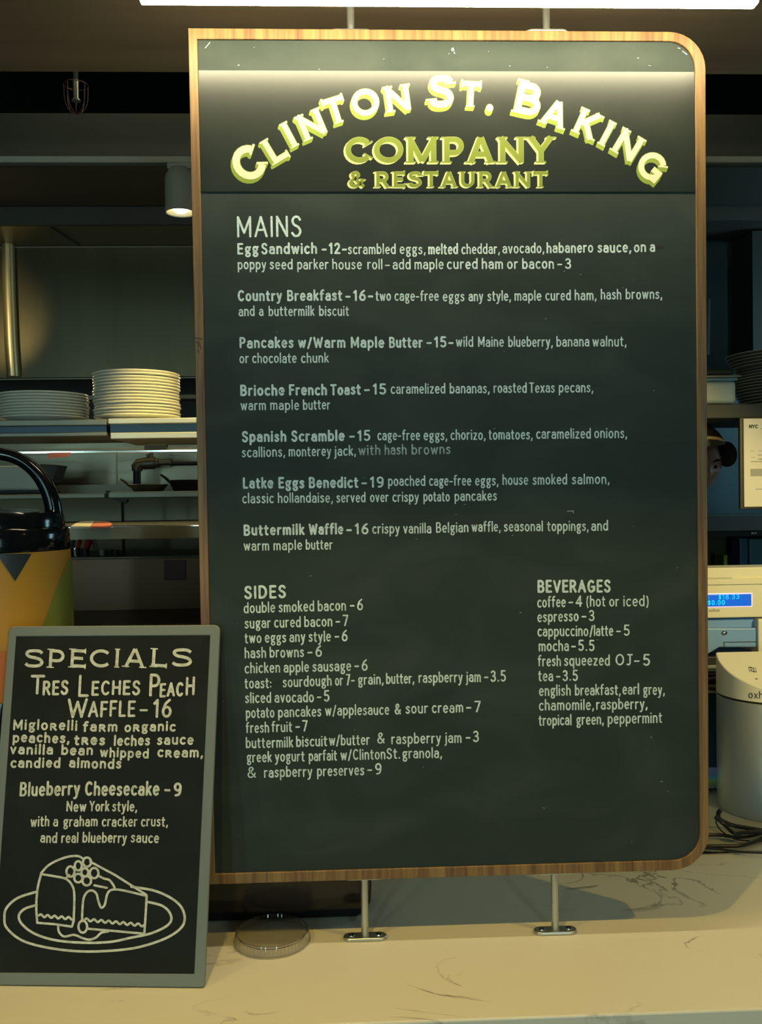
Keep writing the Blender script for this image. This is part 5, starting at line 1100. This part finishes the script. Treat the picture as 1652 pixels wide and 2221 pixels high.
for k in range(18):
    big = k >= 13; r = .197 if not big else .214
    if not big:
        if me is None: o = me = plate_mesh(r).build('dinner_plate', M_plate_dark, smooth=True, angle=60)
        else: o = me.copy(); COL.objects.link(o)
    else:
        if me2 is None: o = me2 = plate_mesh(r).build('dinner_plate', M_plate_dark, smooth=True, angle=60)
        else: o = me2.copy(); COL.objects.link(o)
    o.location = (c.x+.010*cos(k*.5)-.002*k*.6, Yd, z+k*.0098); props(o, lf(k, 18), 'plate', 'dark plates at the right edge')
# upright bar added in place of a reflection on the blue wall
o = MB().tube([PY(1532.5, 770, 2.1), PY(1534.5, 650, 2.1)], .012, 12).build('wall_reflection_bar', M_dark2, loc=PY(1532, 770, 2.1), smooth=True); props(o, 'upright bar standing for a reflection on the blue wall beside the menu board', 'reflection bar')
# notice
YN = 1.10
t = thing('wall_notice', 'cream framed city notice sheet at the right picture edge', 'notice', tuple(PY(1650, 1100, YN)))
MB().box(*boxpx(1604, 905, 1850, 1104, YN+.006, .012, 1630)).build('backing_frame', M_bronze, t, bevel=.002)
MB().box(*boxpx(1613, 908, 1850, 1099, YN, .006, 1630)).build('paper_sheet', M_paper, t)
def place_n(x, y, l): return PY(x, y, YN-l)
mb = MB(); lay_text(mb, 'NYC', 1623.5, 928, 1643.5, 928, 4.2, 2.2, place_n, wob=0, gap=.3); mb.build('printed_logo', M_ink, t)
mb = MB()
for (a, y, b2, h_w) in ((1649, 929.5, 1656, .8), (1627, 978.5, 1634, .5), (1644, 978, 1700, .6), (1643, 987, 1700, .9), (1629, 992, 1637, .5), (1643, 996, 1700, 1.2), (1628, 1001, 1700, 1.0), (1638, 1061, 1700, .8)):
    ribbon(mb, [(a, y), (b2, y)], h_w, place_n, .0005, caps='flat')
ribbon(mb, [(1627, 1025), (1700, 1024)], 8, place_n, .0005, caps='flat'); mb.build('printed_lines', M_inkpale, t)
# lower shelf with glass-front cabinet
b = boxpx(1180, 1117, 1950, 1152, 1.86, .3, 1590)
o = MB().box(*b).build('lower_wall_shelf', M_dark2, loc=(0, 0, 0), bevel=.003); props(o, 'dark grey shelf face below the blue wall panel at right', 'shelf')
t = thing('glass_cabinet', 'dark glass fronted cabinet just above the till display', 'cabinet', tuple(PY(1600, 1245, 1.9)))
MB().box(*boxpx(1180, 1153, 1950, 1330, 2.12, .1, 1590)).build('cabinet_back', M_bronze, t)
hbox('cabinet_rail', M_blackm, (1180, 1153, 1950, 1163), 1.90, .03, t)
hbox('handle', M_alu, (1629, 1153.5, 1643, 1160), 1.88, .02, t, bevel=.004)
for k, (x0, y0, x1, m, lbl) in enumerate(((1604, 1167, 1622, M_box_blue, 'narrow dark blue packet inside the glass cabinet'), (1625, 1169, 1700, M_teal, 'wide teal packet inside the glass cabinet'), (1569, 1203, 1578, M_olive, 'small green bottle inside the glass cabinet'))):
    bb_ = boxpx(x0, y0, x1, 1234, 1.98, .08, 1620); o = MB().box(*bb_).build('packet' if k < 2 else 'bottle', m, loc=((bb_[0]+bb_[1])/2, 1.98, bb_[4]), bevel=.004); props(o, lbl, 'packet' if k < 2 else 'bottle')
o = MB().box(*boxpx(1180, 1235, 1950, 1245, 1.92, .19, 1590)).build('cabinet_shelf', M_dark, loc=(0, 0, 0)); props(o, 'dark shelf board inside the glass cabinet above the till', 'shelf')

# ================================================================== PERSON peeking round the board
Yh = 1.45; mpp = (Yh+1.66)/2000
hc = PY(1507, 1004, Yh)
PER = thing('person', 'person in a tan cap with black peak peeking round the menu board', 'person', (PY(1400, 1500, Yh).x, Yh, 0))
Rr = Matrix.Rotation(radians(-3), 3, 'Y') @ Matrix.Rotation(radians(4), 3, 'Z') @ Matrix.Rotation(radians(12), 3, 'X')
# local head frame: +x viewer's right, -y to the camera, +z up
def head_pt(th, ph):
    x, y, z = cos(ph)*sin(th), -cos(ph)*cos(th), sin(ph)
    jaw = 1-.34*max(0, -z)**1.15
    X, Yv, Z = .084*x*jaw, .098*y*(1-.10*max(0, -z)), .113*z
    if y < 0:
        def gs(cx, cz_, sx__, sz): return math.exp(-((X-cx)/sx__)**2-((Z-cz_)/sz)**2)
        Yv -= .017*gs(0, -.022, .011, .015)+.007*gs(0, .000, .007, .026)                 # nose and bridge
        Yv += .011*gs(.033, -.002, .016, .011)+.011*gs(-.033, -.002, .016, .011)          # sockets
        Yv -= .005*gs(.03, .020, .022, .007)+.005*gs(-.03, .020, .022, .007)            # brows
        Yv -= .006*gs(0, -.054, .022, .006)+.006*gs(0, -.066, .018, .006)               # lips
        Yv += .003*gs(0, -.060, .02, .002); Yv -= .010*gs(0, -.092, .02, .014)          # mouth line, chin
        Yv -= .005*gs(.045, -.02, .02, .02)+.005*gs(-.045, -.02, .02, .02)              # cheeks
    return Vector((X, Yv, Z))
hm = MB(); nu, nv = 64, 48
for a in range(nv+1):
    for b in range(nu): hm.v.append(tuple(hc+Rr @ head_pt(2*pi*b/nu-pi, -pi/2+pi*a/nv)))
for a in range(nv):
    for b in range(nu): hm.face((a*nu+b, a*nu+(b+1) % nu, (a+1)*nu+(b+1) % nu, (a+1)*nu+b))
for s in (-1, 1): hm.ellipsoid(hc+Rr @ Vector((s*.075, .008, -.004)), (.008, .018, .030), 14, 10, Rr)      # ears
# body skeleton grown with a skin modifier, turned three quarters and bending sideways
bx = PY(1395, 1300, Yh).x; nk0 = hc+Rr @ Vector((0, .012, -.10))
J = {'pelvis': (bx-.02, Yh+.05, .98), 'waist': (bx-.02, Yh+.05, 1.12), 'chest': (bx+.0, Yh+.04, 1.36), 'neck': (bx+.075, Yh+.03, 1.54), 'head': tuple(nk0),
     'shA': (bx+.055, Yh-.13, 1.48), 'elA': (bx+.03, Yh-.20, 1.20), 'wrA': (bx-.10, Yh-.24, 1.10), 'shB': (bx-.04, Yh+.20, 1.50), 'elB': (bx-.06, Yh+.26, 1.22), 'wrB': (bx-.12, Yh+.14, 1.05),
     'hipA': (bx-.0, Yh-.06, .90), 'knA': (bx, Yh-.09, .50), 'anA': (bx, Yh-.06, .09), 'toA': (bx-.1, Yh-.16, .035), 'hipB': (bx-.03, Yh+.14, .90), 'knB': (bx-.02, Yh+.15, .50), 'anB': (bx-.02, Yh+.18, .09), 'toB': (bx-.12, Yh+.10, .035)}
RAD = dict(pelvis=.13, waist=.12, chest=.135, neck=.06, head=.052, shA=.07, elA=.045, wrA=.028, shB=.07, elB=.045, wrB=.028, hipA=.09, knA=.06, anA=.04, toA=.035, hipB=.09, knB=.06, anB=.04, toB=.035)
ED = [('pelvis', 'waist'), ('waist', 'chest'), ('chest', 'neck'), ('neck', 'head'), ('chest', 'shA'), ('shA', 'elA'), ('elA', 'wrA'), ('chest', 'shB'), ('shB', 'elB'), ('elB', 'wrB'), ('pelvis', 'hipA'), ('hipA', 'knA'), ('knA', 'anA'), ('anA', 'toA'), ('pelvis', 'hipB'), ('hipB', 'knB'), ('knB', 'anB'), ('anB', 'toB')]
def skinned(names, edges, J, RAD, grow=0, root=0, sub=2):
    me = bpy.data.meshes.new('tmp'); me.from_pydata([J[n] for n in names], [(names.index(a), names.index(b)) for a, b in edges], [])
    o = bpy.data.objects.new('tmp', me); COL.objects.link(o)
    md = o.modifiers.new('s', 'SKIN'); sb = o.modifiers.new('u', 'SUBSURF'); sb.levels = sub; sb.render_levels = sub
    for i, n in enumerate(names):
        sv = me.skin_vertices[0].data[i]; sv.radius = (RAD[n]+grow, RAD[n]+grow); sv.use_root = (i == root)
    dg = bpy.context.evaluated_depsgraph_get(); ev = o.evaluated_get(dg); m2 = ev.to_mesh()
    out = ([tuple(v.co) for v in m2.vertices], [tuple(p.vertices) for p in m2.polygons]); ev.to_mesh_clear()
    bpy.data.objects.remove(o); bpy.data.meshes.remove(me); return out
def add_skin(mb, r):
    i = len(mb.v); mb.v += r[0]
    for f in r[1]: mb.face([i+k for k in f])
names = list(J); add_skin(hm, skinned(names, ED, J, RAD, -.01))
for wr, el, sd in (('wrA', 'elA', 1), ('wrB', 'elB', -1)):               # hands with five bent fingers
    w0 = Vector(J[wr]); d = (w0-Vector(J[el])).normalized(); sx2 = d.cross(Vector((0, 0, 1))).normalized(); upv = sx2.cross(d)
    hm.ellipsoid(w0+d*.05, (.022, .05, .042), 14, 10, Matrix((upv, d, sx2)).transposed())
    for k in range(4):
        p0 = w0+d*.085+sx2*(-.030+.020*k); L = (.07, .08, .075, .06)[k]
        add_skin(hm, skinned(['a', 'b', 'c', 'd'], [('a', 'b'), ('b', 'c'), ('c', 'd')], {'a': p0, 'b': p0+d*L*.45-upv*.004, 'c': p0+d*L*.75-upv*.018, 'd': p0+d*L*.9-upv*.035}, dict(a=.0095, b=.009, c=.0085, d=.0075), sub=1))
    p0 = w0+d*.03+sx2*-.032*sd
    add_skin(hm, skinned(['a', 'b', 'c'], [('a', 'b'), ('b', 'c')], {'a': p0, 'b': p0+d*.03-sx2*.025*sd-upv*.012, 'c': p0+d*.055-sx2*.03*sd-upv*.022}, dict(a=.012, b=.010, c=.009), sub=1))
hm.build('body', M_skin, PER, smooth=True, angle=80)
sh = MB(); nm = [n for n in names if n not in ('head', 'wrA', 'wrB', 'toA', 'toB')]
J2 = dict(J); RD2 = dict(RAD); RD2['neck'] = .058
add_skin(sh, skinned(nm, [e for e in ED if e[0] in nm and e[1] in nm], J2, RD2, .012)); sh.build('clothes', M_shirt, PER, smooth=True, angle=80)
for s in (-1, 1):
    ec = hc+Rr @ Vector((s*.032, -.0765, -.003))
    e = MB().ellipsoid(ec, (.0115, .0115, .0090), 18, 12).build('eye', M_eye, PER, smooth=True)
    MB().ellipsoid(ec+Vector((0, -.0098, 0)), (.0056, .003, .0056), 14, 8).build('iris', M_iris, e, smooth=True)
    MB().tube([hc+Rr @ Vector((s*.018, -.0965, .018)), hc+Rr @ Vector((s*.034, -.0925, .023)), hc+Rr @ Vector((s*.052, -.079, .019))], [.003, .0042, .002], 8).build('eyebrow', M_hair, PER, smooth=True)
# cap: crown, band and peak turned to the side
cm = MB(); nu = 40
for a in range(11):
    ph = radians(20)+radians(70)*a/10
    for b in range(nu):
        g = 2*pi*b/nu; cm.v.append(tuple(hc+Rr @ Vector((.091*cos(ph)/cos(radians(20))*cos(g), .108*cos(ph)/cos(radians(20))*sin(g), .064+.070*(sin(ph)-sin(radians(20)))/(1-sin(radians(20))) - .010*sin(g)))))
for a in range(10):
    for b in range(nu): cm.face((a*nu+b, a*nu+(b+1) % nu, (a+1)*nu+(b+1) % nu, (a+1)*nu+b))
co_ = cm.build('cap', M_cap, PER, smooth=True, angle=80)
pc = PY(1575, 985, Yh-.06); pm = MB()
Rp = Matrix.Rotation(radians(-8), 3, 'Y') @ Matrix.Rotation(radians(-32), 3, 'Z')
pm.ellipsoid(pc, (.034, .012, .043), 28, 16, Rp)
pm.ellipsoid(PY(1560, 983, Yh-.05), (.026, .02, .040), 20, 12, Rp)
pm.build('cap_peak', M_capblack, PER, smooth=True, angle=80)
